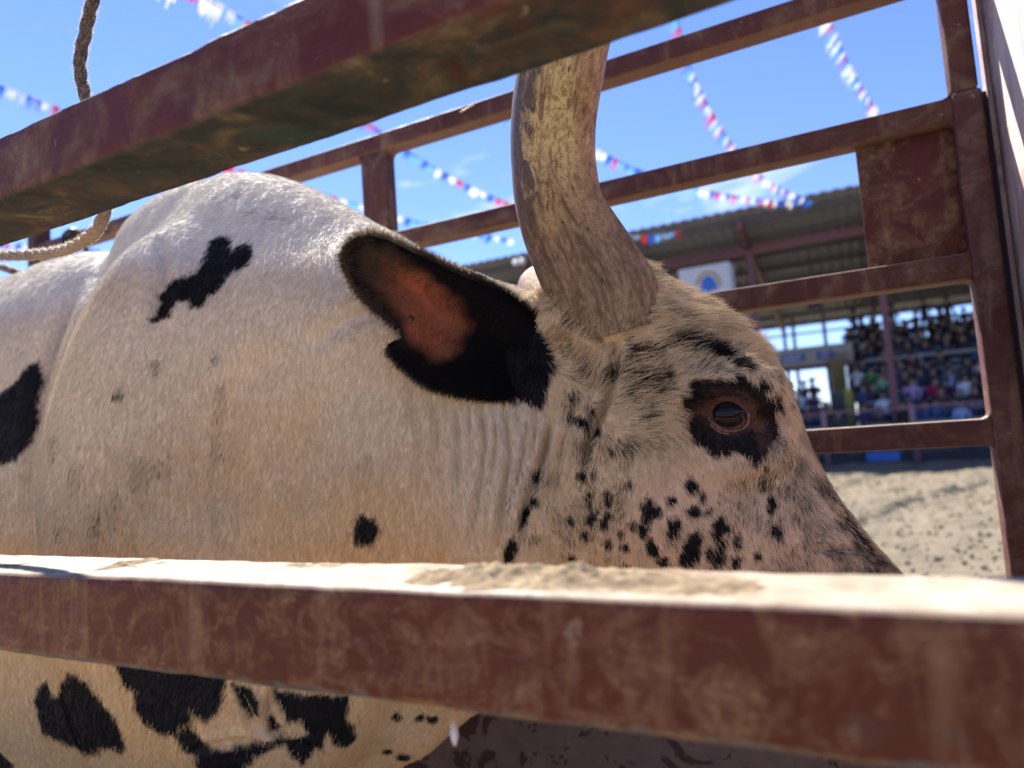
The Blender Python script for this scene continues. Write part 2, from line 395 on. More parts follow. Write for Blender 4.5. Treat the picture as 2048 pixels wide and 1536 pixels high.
def build_near_panel():
    g = tag(empty('chute_fence', (-.6, YN, 0)), 'blurred maroon steel rails of the near chute side in front of the bull', 'fence')
    def add(o): o.parent = g; o.matrix_parent_inverse = Matrix.Translation(-g.location); return o
    bm = bmesh.new(); rail_mesh(bm, -2.6, .95, YN, YN+TN, *LOW, n=420, seed=3); lo = add(from_bm('rail', bm, M['paint_low'], None, True)); lo['label'] = 'lower red brown rail with dusty top and mud'
    bm = bmesh.new(); rail_mesh(bm, -2.6, .95, YN, YN+TN, *UP, n=420, seed=8); up = add(from_bm('rail', bm, M['paint_top'], None, True)); up['label'] = 'upper dark maroon rail with worn grey underside'
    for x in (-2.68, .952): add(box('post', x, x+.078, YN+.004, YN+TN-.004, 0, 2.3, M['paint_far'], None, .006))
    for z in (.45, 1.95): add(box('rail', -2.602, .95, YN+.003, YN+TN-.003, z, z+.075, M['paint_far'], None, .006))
    # caked mud on the lower rail's top
    xs = np.arange(-1.25, .9, .0028); ys = np.linspace(YN+.006, YN+TN-.006, 34); gx, gy = np.meshgrid(xs, ys); q = np.stack([gx.ravel(), gy.ravel(), np.zeros(gx.size)], 1)
    mk = np.zeros(len(q))
    for px, sx, amp, yo in ((255, .022, .8, .06), (290, .016, .6, .05), (900, .03, .8, .05), (1000, .06, 1.5, .055), (1130, .06, 1.4, .055), (1230, .04, 1.1, .055), (1330, .03, .55, .07), (1430, .04, .5, .05), (620, .10, .25, .08), (60, .05, .3, .05)):
        cx = P(px, 1140, YN+.06)[0]; mk = np.maximum(mk, amp*np.exp(-((q[:, 0]-cx)/sx)**2)*np.exp(-((q[:, 1]-YN-yo)/.034)**2))
    h = np.minimum(mk, 1.25)*(.0065+.0042*fbm(q, 60, 4, 44))-.0022+.002*fbm(q, 220, 2, 46)*mk
    q[:, 2] = LOW[1]+np.clip(h, -.004, .018); i = np.arange(len(q)).reshape(len(ys), len(xs)); f = np.stack([i[:-1, :-1], i[:-1, 1:], i[1:, 1:], i[1:, :-1]], -1).reshape(-1, 4)
    f = f[(h[f] > -.0015).any(1)]; used = np.unique(f); rm = np.full(len(q), -1); rm[used] = np.arange(len(used))
    me = bpy.data.meshes.new('caked_mud'); me.from_pydata(q[used].tolist(), [], rm[f].tolist()); me.polygons.foreach_set('use_smooth', [True]*len(f))
    gm = N('dry_mud'); gm.set(Base_Color=gm.ramp(gm.noise(70, 7, .7), (.32, (.07, .045, .024)), (.5, (.16, .11, .06)), (.7, (.30, .23, .14))), Roughness=.95)
    mud = add(link('caked_mud', me, gm.m)); mud['kind'] = 'stuff'
    return g
build_near_panel()

# ------------------------------------------------------------------ the bull
YC, YH = 1.10, 1.06                       # centre planes of trunk and head
def smin(a, b, k):
    h = np.clip(.5+.5*(b-a)/k, 0, 1); return b+(a-b)*h-k*h*(1-h)
def interp_smooth(x, xs, ys):
    xs = np.asarray(xs); ys = np.asarray(ys, float); m = np.gradient(ys, xs)
    i = np.clip(np.searchsorted(xs, x)-1, 0, len(xs)-2); h = xs[i+1]-xs[i]; t = np.clip((x-xs[i])/h, 0, 1)
    d = np.diff(ys)/np.diff(xs); 
    m[1:-1] = np.where(d[:-1]*d[1:] > 0, 2*d[:-1]*d[1:]/np.where(np.abs(d[:-1]+d[1:]) < 1e-9, 1, d[:-1]+d[1:]), 0)
    return (2*t**3-3*t**2+1)*ys[i]+(t**3-2*t**2+t)*h*m[i]+(-2*t**3+3*t**2)*ys[i+1]+(t**3-t**2)*h*m[i+1]
def gentube(a, b, c, st, p, cap=.06, plow=None):
    """a along, b up, c sideways; st rows: a, top, bottom, half width"""
    st = np.asarray(st, float); xa = st[:, 0]
    aa = np.clip(a, xa[0], xa[-1])
    T = interp_smooth(aa, xa, st[:, 1]); Bm = interp_smooth(aa, xa, st[:, 2]); W = interp_smooth(aa, xa, st[:, 3])
    h = np.maximum((T-Bm)/2, .01); z = b-(T+Bm)/2
    if plow: p = np.where(z > 0, p, p+(plow-p)*np.clip(-z/h*2, 0, 1))
    q = ((np.abs(c)/W)**p+(np.abs(z)/h)**p)**(1/p)
    d = (q-1)*np.minimum(W, h)
    e = np.maximum(xa[0]-a, a-xa[-1])
    out = np.where(e > 0, np.sqrt(np.maximum(d, 0)**2+e**2)+np.minimum(d, 0)*0, d)
    return np.where(e > 0, out, -smin(-d, -e, cap) if cap else d)
def ellip(p, c, r, rot=None):
    q = p-np.array(c, np.float32)
    if rot is not None: q = q@np.array(rot, np.float32)
    r = np.array(r, np.float32)
    k0 = np.linalg.norm(q/r, axis=-1); k1 = np.linalg.norm(q/(r*r), axis=-1)
    return k0*(k0-1)/np.maximum(k1, 1e-6)
def cone(p, a, b, ra, rb):
    a = np.array(a); b = np.array(b); ab = b-a
    t = np.clip(((p-a)@ab)/(ab@ab), 0, 1)
    return np.linalg.norm(p-a-t[..., None]*ab, axis=-1)-(ra+(rb-ra)*t)

HO = P(1150, 620, YH); HA = np.array([.69, 0, -.724]); HA /= np.linalg.norm(HA); HU = np.array([-HA[2], 0, HA[0]])
def hl(px, py, Y=YH):
    q = P(px, py, Y)-HO; return q@HA, q@HU
HEAD_TOP = [hl(*q) for q in ((1075, 640), (1150, 575), (1240, 512), (1330, 553), (1400, 605), (1480, 655), (1540, 714), (1579, 778), (1600, 850), (1636, 930), (1686, 1008), (1738, 1080), (1806, 1150), (1895, 1240), (1985, 1340))]
HEAD_BOT = [hl(*q) for q in ((1020, 800), (1020, 900), (1040, 1050), (1110, 1200), (1250, 1290), (1450, 1350), (1650, 1420), (1780, 1450))]
EYE_PX = (1457, 826)

def head_sections():
    a = np.linspace(-.05, .66, 15)
    t = np.array(sorted(HEAD_TOP)); b = np.array(sorted(HEAD_BOT))
    T = np.interp(a, t[:, 0], t[:, 1]); B = np.interp(a, b[:, 0], b[:, 1])
    W = np.interp(a, [-.05, .03, .12, .22, .30, .38, .47, .55, .66], [.085, .115, .125, .125, .112, .094, .090, .100, .095])
    return np.stack([a, T, B, W], 1)
def bull_sdf(p):
    x, y, z = p[..., 0], p[..., 1], p[..., 2]
    top = [P(a, b, YC) for a, b in ((0, 590), (60, 565), (120, 540), (190, 515), (250, 508))]
    tr = [(-3.0, 1.25, .95, .16), (-2.85, 1.45, .72, .28), (-2.5, 1.575, .62, .35)]
    tr += [(q[0], q[2], .36, .345) for q in top]
    tr += [(-1.45, 1.55, .36, .335), (-1.2, 1.45, .38, .34), (-.95, 1.3, .50, .27), (-.8, 1.2, .6, .18)]
    tr = sorted(tr)
    d = gentube(x, z, y-YC, tr, 2.05, .10, 2.8)
    hp = [P(a, b, YC) for a, b in ((275, 500), (292, 455), (330, 412), (400, 372), (480, 351), (540, 353), (600, 371), (650, 396), (720, 438), (800, 486), (850, 516), (905, 548), (1000, 600), (1060, 622))]
    wt = np.interp(np.arange(len(hp)), [0, 2, 5, 9, 11, 13], [.06, .14, .195, .215, .19, .165])
    hump = gentube(x, z, y-YC, sorted((q[0], q[2], q[2]-(.2+.4*min(1, i/4)), w) for i, (q, w) in enumerate(zip(hp, wt))), 1.95, .05)
    d = smin(d, hump, .04)
    nk = [(-1.35, 1.55, .52, .33)]
    for i, (sx, zt, zb, w) in enumerate(((-1.15, 1.60, .53, .32), (-.95, 1.55, .58, .29), (-.8, 1.47, .63, .262), (-.65, 1.40, .70, .235), (-.5, 1.33, .78, .205), (-.38, 1.28, .86, .185), (-.28, 1.22, .93, .15))):
        nk.append((sx, zt, zb, w))
    d = smin(d, gentube(x, z, y-(YC-.01), nk, 2.3, .08), .08)
    ym = np.abs(y-YC)
    pm = np.stack([x, -ym, z], -1)
    # shoulder blade, point of shoulder, arm
    d = smin(d, ellip(pm, (-1.19, -.16, .99), (.235, .250, .58)), .04)
    d = smin(d, ellip(pm, (-1.02, -.20, .72), (.24, .16, .20)), .09)
    d = smin(d, ellip(pm, (-.86, -.13, 1.27), (.26, .13, .15)), .10)       # crest muscle of the neck
    d = smin(d, cone(pm, (-1.2, -.21, .75), (-1.22, -.20, .40), .13, .075), .06)
    d = smin(d, cone(pm, (-1.22, -.20, .40), (-1.20, -.20, .10), .062, .05), .03)
    d = smin(d, cone(pm, (-1.20, -.20, .10), (-1.15, -.20, .05), .055, .062), .02)
    d = smin(d, ellip(pm, (-2.62, -.16, 1.05), (.32, .20, .42)), .07)
    d = smin(d, cone(pm, (-2.66, -.2, .85), (-2.78, -.2, .52), .16, .075), .07)
    d = smin(d, cone(pm, (-2.78, -.2, .52), (-2.68, -.2, .10), .07, .052), .03)
    d = smin(d, cone(pm, (-2.68, -.2, .10), (-2.63, -.2, .05), .055, .064), .02)
    d = smin(d, cone(p, (-3.0, YC, 1.38), (-3.07, YC, .75), .035, .02), .04)
    # loose dewlap fold
    d = smin(d, gentube(x, z, y-YC, [(-1.25, .75, .36, .08), (-1.0, .78, .44, .07), (-.8, .8, .53, .06), (-.6, .93, .665, .055), (-.48, .98, .735, .05), (-.38, 1.0, .80, .045)], 2.2, .05), .08)
    # head
    q = p-np.array(HO, np.float32); a = q@HA.astype(np.float32); b = q@HU.astype(np.float32); c = y-YH
    W = np.clip((b+.02)/-.30, 0, 1)                     # the jaw is narrower than the forehead
    hd = gentube(a, b, c*(1+.16*W), head_sections(), 2.6, .07)
    ph = np.stack([x, -np.abs(c), z], -1)
    e = P(*EYE_PX, .955)
    hd = smin(hd, ellip(ph, (e[0]+.002, -.10, e[2]+.028), (.070, .034, .040)), .03)    # brow
    hd = smin(hd, ellip(ph, (e[0]+.01, -.092, e[2]-.058), (.06, .030, .03)), .03)      # bone under the eye
    ck = P(1240, 985, .96); hd = smin(hd, ellip(ph, (ck[0], -.075, ck[2]), (.12, .045, .13)), .05)
    pl = P(1140, 640, .97); hd = smin(hd, ellip(ph, (pl[0], -.075, pl[2]), (.085, .055, .07)), .04)     # horn burr
    bd = P(1165, 790, .98); hd = smin(hd, ellip(ph, (bd[0]-.02, -.085, bd[2]+.01), (.06, .04, .10)), .04)   # ridge behind the temple
    hd = -smin(-hd, ellip(ph, (e[0], -.155, e[2]), (.036, .044, .030)), .008)          # eye socket
    d = smin(d, hd, .045)
    return d

def surface_nets(lo, hi, h, f):
    n = [int((b-a)/h)+1 for a, b in zip(lo, hi)]
    ax = [np.float32(a)+np.arange(k, dtype=np.float32)*h for a, k in zip(lo, n)]
    D = np.empty(n, np.float32)
    for i in range(0, n[0], 24):
        g = np.stack(np.meshgrid(ax[0][i:i+24], ax[1], ax[2], indexing='ij'), -1); D[i:i+24] = f(g)
    s = D < 0
    cnt = np.zeros([k-1 for k in n], np.int32); acc = np.zeros([k-1 for k in n]+[3], np.float32)
    c = [slice(0, -1), slice(1, None)]
    for axi in range(3):
        o = [k for k in range(3) if k != axi]
        for u in (0, 1):
            for v in (0, 1):
                sl0 = [None]*3; sl1 = [None]*3
                sl0[axi] = c[0]; sl1[axi] = c[1]
                sl0[o[0]] = sl1[o[0]] = c[u]; sl0[o[1]] = sl1[o[1]] = c[v]
                a = D[tuple(sl0)]; b = D[tuple(sl1)]; x = (a < 0) != (b < 0)
                t = np.where(x, a/np.where(x, a-b, 1), 0)
                cnt += x; acc[..., axi] += t; acc[..., o[0]] += np.where(x, u, 0); acc[..., o[1]] += np.where(x, v, 0)
    act = cnt > 0; idx = np.full(cnt.shape, -1); idx[act] = np.arange(act.sum())
    ijk = np.argwhere(act); vs = (ijk+acc[act]/cnt[act][:, None])*h+np.array(lo)
    quads = []
    for axi in range(3):
        o = [(axi+1) % 3, (axi+2) % 3]
        sl0 = [slice(None)]*3; sl1 = [slice(None)]*3; sl0[axi] = c[0]; sl1[axi] = c[1]
        x = s[tuple(sl0)] != s[tuple(sl1)]; w = np.argwhere(x)
        w = w[(w[:, o[0]] > 0) & (w[:, o[1]] > 0) & (w[:, o[0]] < n[o[0]]-1) & (w[:, o[1]] < n[o[1]]-1)]
        inside = s[tuple(w.T)]
        def at(du, dv):
            k = w.copy(); k[:, o[0]] -= du; k[:, o[1]] -= dv; return idx[tuple(k.T)]
        q = np.stack([at(1, 1), at(0, 1), at(0, 0), at(1, 0)], 1)
        q[~inside] = q[~inside][:, ::-1]; quads.append(q)
    return vs, np.concatenate(quads)

def mesh_arrays(me):
    nv = len(me.vertices); co = np.empty(nv*3, np.float32); me.vertices.foreach_get('co', co)
    no = np.empty(nv*3, np.float32); me.vertices.foreach_get('normal', no)
    return co.reshape(-1, 3).astype(float), no.reshape(-1, 3).astype(float)

def build_body_mesh():
    vs, qs = surface_nets((-3.2, .60, -.02), (.34, 1.60, 1.93), .0115, bull_sdf)
    me = bpy.data.meshes.new('body'); me.from_pydata(vs.tolist(), [], qs.tolist())
    tmp = bpy.data.objects.new('tmp', me); COL.objects.link(tmp)
    s = tmp.modifiers.new('s', 'SMOOTH'); s.factor = .5; s.iterations = 4
    u = tmp.modifiers.new('u', 'SUBSURF'); u.levels = 1; u.render_levels = 1
    dg = bpy.context.evaluated_depsgraph_get(); me2 = bpy.data.meshes.new_from_object(tmp.evaluated_get(dg))
    bpy.data.objects.remove(tmp); me2.name = 'body'
    me2.polygons.foreach_set('use_smooth', [True]*len(me2.polygons))
    return me2
body_me = build_body_mesh()
def bvh_of(me):
    co, _ = mesh_arrays(me); return BVHTree.FromPolygons([tuple(c) for c in co], [tuple(p.vertices) for p in me.polygons])
body_bvh = bvh_of(body_me)
def on_body(px, py):
    d = V(ray(px, py)).normalized(); h = body_bvh.ray_cast(V(CAM), d)
    return (np.array(h[0]), np.array(h[1])) if h[0] is not None else (None, None)

# skin folds: polylines over the hide, pressed in with a soft lip beside them
FOLDS = [  # points, depth, width
    ([(150, 560), (128, 620), (106, 690), (86, 770), (72, 860), (64, 960), (60, 1080)], .020, .034), ([(318, 470), (325, 530), (316, 600), (300, 660)], .010, .022),
    ([(560, 690), (490, 760), (450, 860), (430, 960), (425, 1090)], .010, .050), ([(800, 600), (690, 640), (610, 700)], .006, .03), ([(640, 760), (620, 900), (600, 1050)], .005, .04),
    ([(1005, 795), (1018, 900), (1005, 1000), (992, 1110)], .007, .010), ([(958, 795), (968, 890), (955, 1000), (940, 1090)], .0055, .010),
    ([(1052, 830), (1048, 910), (1020, 1010)], .006, .008), ([(1098, 825), (1090, 900), (1055, 1000), (1038, 1120)], .010, .013),
    ([(905, 795), (914, 900), (908, 1000)], .004, .011), ([(860, 775), (872, 870), (866, 950)], .0035, .011), ([(1125, 850), (1118, 930), (1080, 1040)], .004, .009),
    ([(985, 800), (992, 880), (980, 960)], .003, .006), ([(1030, 812), (1034, 880), (1018, 960), (1005, 1060)], .0045, .007), ([(1075, 830), (1068, 900), (1040, 980)], .004, .007), ([(935, 800), (940, 870)], .003, .007), ([(820, 780), (834, 880), (828, 1000)], .003, .012), ([(1150, 760), (1140, 840), (1110, 930)], .003, .007), ([(1100, 950), (1070, 1050), (1060, 1120)], .004, .009), ([(735, 900), (728, 1000)], .003, .014), ([(1212, 650), (1226, 710), (1216, 780), (1196, 840), (1172, 900), (1160, 980)], .010, .012),
    ([(1118, 628), (1150, 650), (1190, 672), (1212, 705)], .012, .014), ([(1375, 742), (1430, 738), (1480, 752), (1520, 785)], .0035, .006),
    ([(1385, 722), (1440, 714), (1500, 738)], .003, .006), ([(1520, 935), (1545, 905), (1560, 860)], .004, .007), ([(1380, 790), (1430, 768), (1490, 775), (1525, 820)], .003, .005),
    ([(560, 1360), (535, 1410), (545, 1450), (580, 1480)], .008, .012), ([(470, 1370), (505, 1430), (560, 1475)], .006, .012), ([(380, 1500), (480, 1480), (560, 1490)], .006, .012),
    ([(600, 1480), (660, 1520)], .006, .012), ([(1600, 1100), (1680, 1095), (1730, 1105)], .003, .008), ([(1590, 780), (1570, 720)], .002, .006),
]
def press_folds(me):
    co, no = mesh_arrays(me); disp = np.zeros(len(co))
    for pts, dep, wid in FOLDS:
        if wid < .016: dep *= 1.55; wid *= .85
        hits = [on_body(*p)[0] for p in catmull([(a, b) for a, b in pts], 10)]
        hits = np.array([h for h in hits if h is not None])
        if len(hits) < 3: continue
        lo, hi = hits.min(0)-.06, hits.max(0)+.06
        idx = np.where(np.all((co > lo) & (co < hi), axis=1))[0]
        best = np.full(len(idx), 9.); tpar = np.zeros(len(idx)); q = co[idx]
        for i in range(len(hits)-1):
            a, ab = hits[i], hits[i+1]-hits[i]; t = np.clip(((q-a)@ab)/max(ab@ab, 1e-9), 0, 1)
            dd = np.linalg.norm(q-a-t[:, None]*ab, axis=1); m_ = dd < best; best[m_] = dd[m_]; tpar[m_] = (i+t[m_])/(len(hits)-1)
        fade = np.clip(np.minimum(tpar, 1-tpar)*5, .0, 1)
        disp[idx] += fade*dep*(-np.exp(-(best/(wid*.55))**2)+.55*np.exp(-((best-wid*1.25)/(wid*.7))**2))
    # muscle and skin unevenness
    disp += .008*fbm(co*np.array([1.6, 1, .6]), 7, 2, 31)*np.clip(1-np.abs(co[:, 0]+.2)/.25, .45, 1)+.0006*fbm(co*np.array([2.2, 1, .5]), 26, 2, 41)
    e = P(*EYE_PX, .94); near = np.linalg.norm(co-e, axis=1); disp *= np.clip((near-.028)/.02, 0, 1)
    co = co+no*disp[:, None]
    me.vertices.foreach_set('co', co.astype(np.float32).ravel()); me.update()
press_folds(body_me); body_bvh = bvh_of(body_me)

# ---- coat colours
CREAM = np.array([.81, .725, .60]); BLACK = np.array([.010, .009, .010]); PATCH = np.array([.017, .011, .010]); LID = np.array([.12, .052, .038]); GREYH = np.array([.16, .14, .12])
def zp(s, ox, oy, pts): return [(ox+s*a, oy+s*b) for a, b in pts]
Z6 = lambda pts: zp(.1953, 1340, 660, pts)
Z1 = lambda a, b: (1000+.4231*a, 500+.4231*b)
SPOTS = [   # outline, colour, edge softness (m), strength
    ([(305, 642), (318, 615), (325, 590), (345, 565), (375, 555), (395, 548), (405, 525), (412, 500), (420, 483), (440, 474), (457, 480), (457, 500), (463, 508), (472, 495), (490, 487), (503, 505), (498, 530), (480, 540), (465, 542), (450, 556), (440, 575), (420, 592), (405, 613), (382, 616), (380, 602), (370, 600), (352, 606), (338, 632)], BLACK, .006, 1),
    ([(-40, 830), (0, 790), (25, 770), (50, 740), (75, 727), (85, 760), (78, 800), (75, 850), (60, 890), (30, 920), (0, 930), (-30, 900)], BLACK, .006, 1),
    ([(705, 1070), (715, 1045), (730, 1035), (750, 1043), (757, 1065), (746, 1083), (722, 1092), (708, 1085)], BLACK, .005, 1),
    ([(70, 1400), (80, 1375), (95, 1370), (105, 1395), (120, 1395), (135, 1355), (155, 1350), (180, 1380), (205, 1410), (235, 1455), (248, 1490), (245, 1510), (215, 1495), (195, 1505), (172, 1512), (150, 1495), (110, 1480), (85, 1465), (75, 1430)], BLACK, .007, 1),
    ([(228, 1318), (330, 1325), (450, 1345), (440, 1410), (425, 1430), (410, 1446), (400, 1440), (385, 1420), (378, 1447), (350, 1466), (320, 1466), (290, 1446), (270, 1416), (268, 1385), (248, 1368)], BLACK, .006, 1),
    ([(350, 1475), (370, 1460), (400, 1480), (420, 1500), (470, 1500), (520, 1488), (560, 1473), (572, 1485), (520, 1507), (490, 1532), (470, 1570), (400, 1580), (395, 1510), (370, 1502)], BLACK, .006, 1),
    ([(465, 1370), (498, 1378), (515, 1410), (516, 1432), (500, 1430), (480, 1402)], BLACK, .004, 1), ([(535, 1437), (545, 1433), (562, 1455), (545, 1460)], BLACK, .004, 1),
    ([(548, 1378), (692, 1395), (690, 1440), (706, 1460), (708, 1480), (695, 1493), (670, 1486), (660, 1466), (650, 1460), (646, 1480), (640, 1496), (620, 1502), (604, 1530), (588, 1512), (574, 1490), (580, 1476), (600, 1478), (616, 1470), (612, 1448), (572, 1446), (568, 1420)], BLACK, .005, 1),
    ([(-10, 1495), (25, 1530), (35, 1570), (-20, 1570)], BLACK, .006, 1),
    # round the eye
    (Z6([(130, 735), (160, 700), (225, 690), (230, 640), (205, 590), (215, 530), (260, 510), (390, 520), (480, 510), (560, 535), (640, 545), (700, 530), (690, 480), (740, 470), (780, 530), (850, 570), (910, 590), (930, 510), (970, 510), (1010, 560), (1030, 630), (1000, 650), (940, 625), (970, 690), (1040, 760), (1080, 820), (1080, 900), (1110, 980), (1100, 1080), (1050, 1160), (1010, 1230), (960, 1290), (930, 1340), (880, 1400), (850, 1350), (770, 1310), (700, 1280), (640, 1260), (600, 1310), (570, 1300), (530, 1280), (490, 1325), (440, 1310), (400, 1250), (350, 1200), (300, 1190), (260, 1140), (220, 1070), (195, 1010), (205, 920), (225, 850), (150, 800)]), PATCH, .003, 1),
    (Z6([(150, 815), (240, 800), (330, 770), (400, 700), (480, 665), (600, 640), (700, 650), (780, 690), (830, 760), (860, 850), (900, 930), (960, 1000), (1010, 1080), (1000, 1160), (950, 1180), (900, 1080), (830, 1010), (760, 1010), (660, 1050), (560, 1040), (470, 990), (400, 920), (330, 880), (230, 870)]), LID, .006, .85),
    (Z6([(390, 200), (450, 170), (560, 180), (650, 220), (690, 270), (680, 320), (720, 290), (780, 310), (830, 350), (860, 390), (845, 440), (790, 420), (720, 390), (680, 350), (600, 300), (540, 290), (460, 280), (410, 250)]), BLACK, .003, 1),
    (Z6([(190, 190), (300, 170), (330, 210), (290, 240), (210, 235)]), BLACK, .004, .9), (Z6([(20, 140), (120, 90), (250, 70), (390, 90), (440, 120), (400, 150), (310, 150), (250, 160), (150, 130), (60, 160)]), BLACK, .006, .75),
    (Z6([(1060, 690), (1100, 690), (1160, 790), (1165, 870), (1110, 820), (1070, 760)]), BLACK, .003, 1), (Z6([(1060, 490), (1110, 450), (1140, 490), (1100, 520)]), BLACK, .004, .6),
    # round the root of the ear
    ([(945, 545), (1010, 590), (1060, 640), (1098, 690), (1113, 735), (1098, 775), (1083, 822), (1052, 806), (1010, 790), (950, 780)], BLACK, .004, 1),
]
def ell(px, py, rx, ry, rot=0, n=10, col=BLACK, soft=.0035, st=1.):
    o = []
    for k in range(n):
        t = 2*pi*k/n; j = random.uniform(.75, 1.2); a, b = rx*cos(t)*j, ry*sin(t)*j
        o.append((px+a*cos(rot)-b*sin(rot), py+a*sin(rot)+b*cos(rot)))
    return (o, col, soft, st)
random.seed(5)
for zx, zy, rx, ry, *rot in ((545, 590, 18, 34, .5), (435, 775, 14, 18), (375, 812, 18, 18), (465, 862, 13, 25), (345, 800, 14, 14), (175, 1080, 16, 32, .1), (115, 1260, 19, 60, .2), (50, 1420, 26, 60, .3), (160, 1195, 14, 20, .3), (425, 1195, 15, 36), (430, 1280, 22, 34, .2), (510, 1185, 12, 28), (500, 1285, 17, 42, .4), (510, 1395, 16, 25), (395, 1080, 11, 18), (440, 1075, 8, 15), (530, 970, 13, 20), (615, 1115, 11, 18), (695, 1240, 26, 62, .1), (678, 1325, 22, 36), (740, 1240, 24, 32, .3), (810, 1190, 16, 20), (822, 1322, 40, 52, .2), (910, 1410, 42, 84, .2), (718, 1410, 22, 52, -.3), (905, 1125, 28, 33, -.5), (960, 1172, 12, 27), (920, 1240, 26, 24), (990, 1240, 14, 15), (1035, 1320, 26, 58, .2), (1080, 1315, 10, 20), (1125, 1390, 16, 34), (1040, 1450, 32, 66, .2), (1115, 1480, 22, 38, .2), (990, 1440, 12, 26), (625, 1310, 14, 25, .3), (570, 1355, 13, 14), (590, 1410, 14, 18), (335, 1290, 15, 25), (405, 1355, 10, 22), (335, 1460, 14, 20), (1240, 1120, 12, 35), (1292, 1195, 19, 25, -.3), (1275, 1230, 10, 18), (1315, 1342, 20, 34, -.2), (1220, 1450, 13, 22), (770, 1480, 24, 22), (460, 1240, 9, 14), (600, 1520, 14, 25), (860, 1470, 16, 26), (880, 1540, 20, 30)):
    SPOTS.append(ell(*Z1(zx, zy), rx*.4231, ry*.4231, rot[0] if rot else 0))
for zx, zy, rx, ry, st, *rot in ((350, 705, 36, 26, .6, -.5), (330, 750, 14, 30, .6, .4), (720, 660, 90, 120, .28, .2), (660, 640, 30, 60, .35, .4), (735, 770, 40, 90, .4, .1), (800, 595, 22, 40, .6, .4), (775, 620, 40, 30, .4), (640, 480, 20, 40, .8, -.8), (730, 475, 55, 18, .8, .15), (690, 520, 40, 40, .35), (880, 430, 60, 14, .55, -.2), (440, 600, 20, 90, .25, .2), (420, 850, 30, 50, .25), (1265, 1080, 22, 48, .6, -.4), (400, 960, 40, 90, .14), (620, 940, 14, 18, .5), (170, 1370, 14, 20, .5), (325, 485, 14, 14, .6), (1560, 1130, 60, 40, .6, .6), (1700, 1300, 60, 110, .6, -.6), (1590, 1450, 50, 30, .6, .3), (1780, 1480, 60, 40, .6, .4), (1440, 1240, 60, 90, .35, -.4), (1640, 1280, 40, 30, .6), (1360, 1150, 30, 30, .4), (1500, 1360, 60, 60, .25), (1720, 1400, 40, 40, .7)):
    SPOTS.append(ell(*Z1(zx, zy), rx*.4231, ry*.4231, rot[0] if rot else 0, soft=.008, st=st))
for px, py, rx, ry, st in ((795, 1435, 9, 6, 1), (840, 1437, 10, 7, 1), (866, 1441, 11, 8, 1), (775, 1504, 9, 6, 1), (806, 1515, 13, 8, 1), (985, 1470, 10, 4, .9), (928, 1490, 9, 3, .9), (940, 1462, 5, 3, .8), (442, 800, 9, 40, .22), (432, 890, 10, 45, .18), (310, 735, 6, 12, .5), (234, 797, 5, 9, .6), (540, 435, 7, 5, .4), (500, 425, 6, 4, .4), (560, 440, 9, 5, .3), (430, 720, 7, 6, .4), (280, 960, 14, 40, .2), (150, 960, 10, 30, .25), (188, 1060, 12, 40, .3), (225, 1030, 14, 50, .25), (320, 940, 16, 20, .25), (120, 1070, 14, 20, .2), (470, 390, 5, 4, .3), (735, 930, 7, 20, .15), (105, 900, 10, 20, .2)):
    SPOTS.append(ell(px, py, rx, ry, .1, st=st, soft=.004 if st > .7 else .010))

def poly_signed(q, poly):
    poly = np.asarray(poly); d = np.full(len(q), 1e9); ins = np.zeros(len(q), bool)
    for i in range(len(poly)):
        a, b = poly[i], poly[(i+1) % len(poly)]; ab = b-a
        t = np.clip(((q-a)@ab)/max(ab@ab, 1e-12), 0, 1); d = np.minimum(d, np.linalg.norm(q-a-t[:, None]*ab, axis=1))
        if abs(ab[1]) > 1e-12:
            c = ((a[1] > q[:, 1]) != (b[1] > q[:, 1])) & (q[:, 0] < ab[0]*(q[:, 1]-a[1])/ab[1]+a[0]); ins ^= c
    return np.where(ins, -d, d)
def prep_spots():
    out = []
    for poly, col, soft, st in SPOTS:
        hs = [on_body(*p) for p in poly]; hs = [h for h in hs if h[0] is not None]
        if len(hs) < 4: continue
        c = np.array([h[0] for h in hs]); n = np.mean([h[1] for h in hs], axis=0); n /= np.linalg.norm(n)
        o = c.mean(0); e1 = np.cross(n, [0, 0, 1.]); e1 /= np.linalg.norm(e1); e2 = np.cross(n, e1)
        pl = np.stack([(c-o)@e1, (c-o)@e2], 1); rad = np.linalg.norm(pl, axis=1).max()
        out.append((o, n, e1, e2, pl, rad, np.array(col), soft, st))
    return out
SPOT3 = prep_spots()
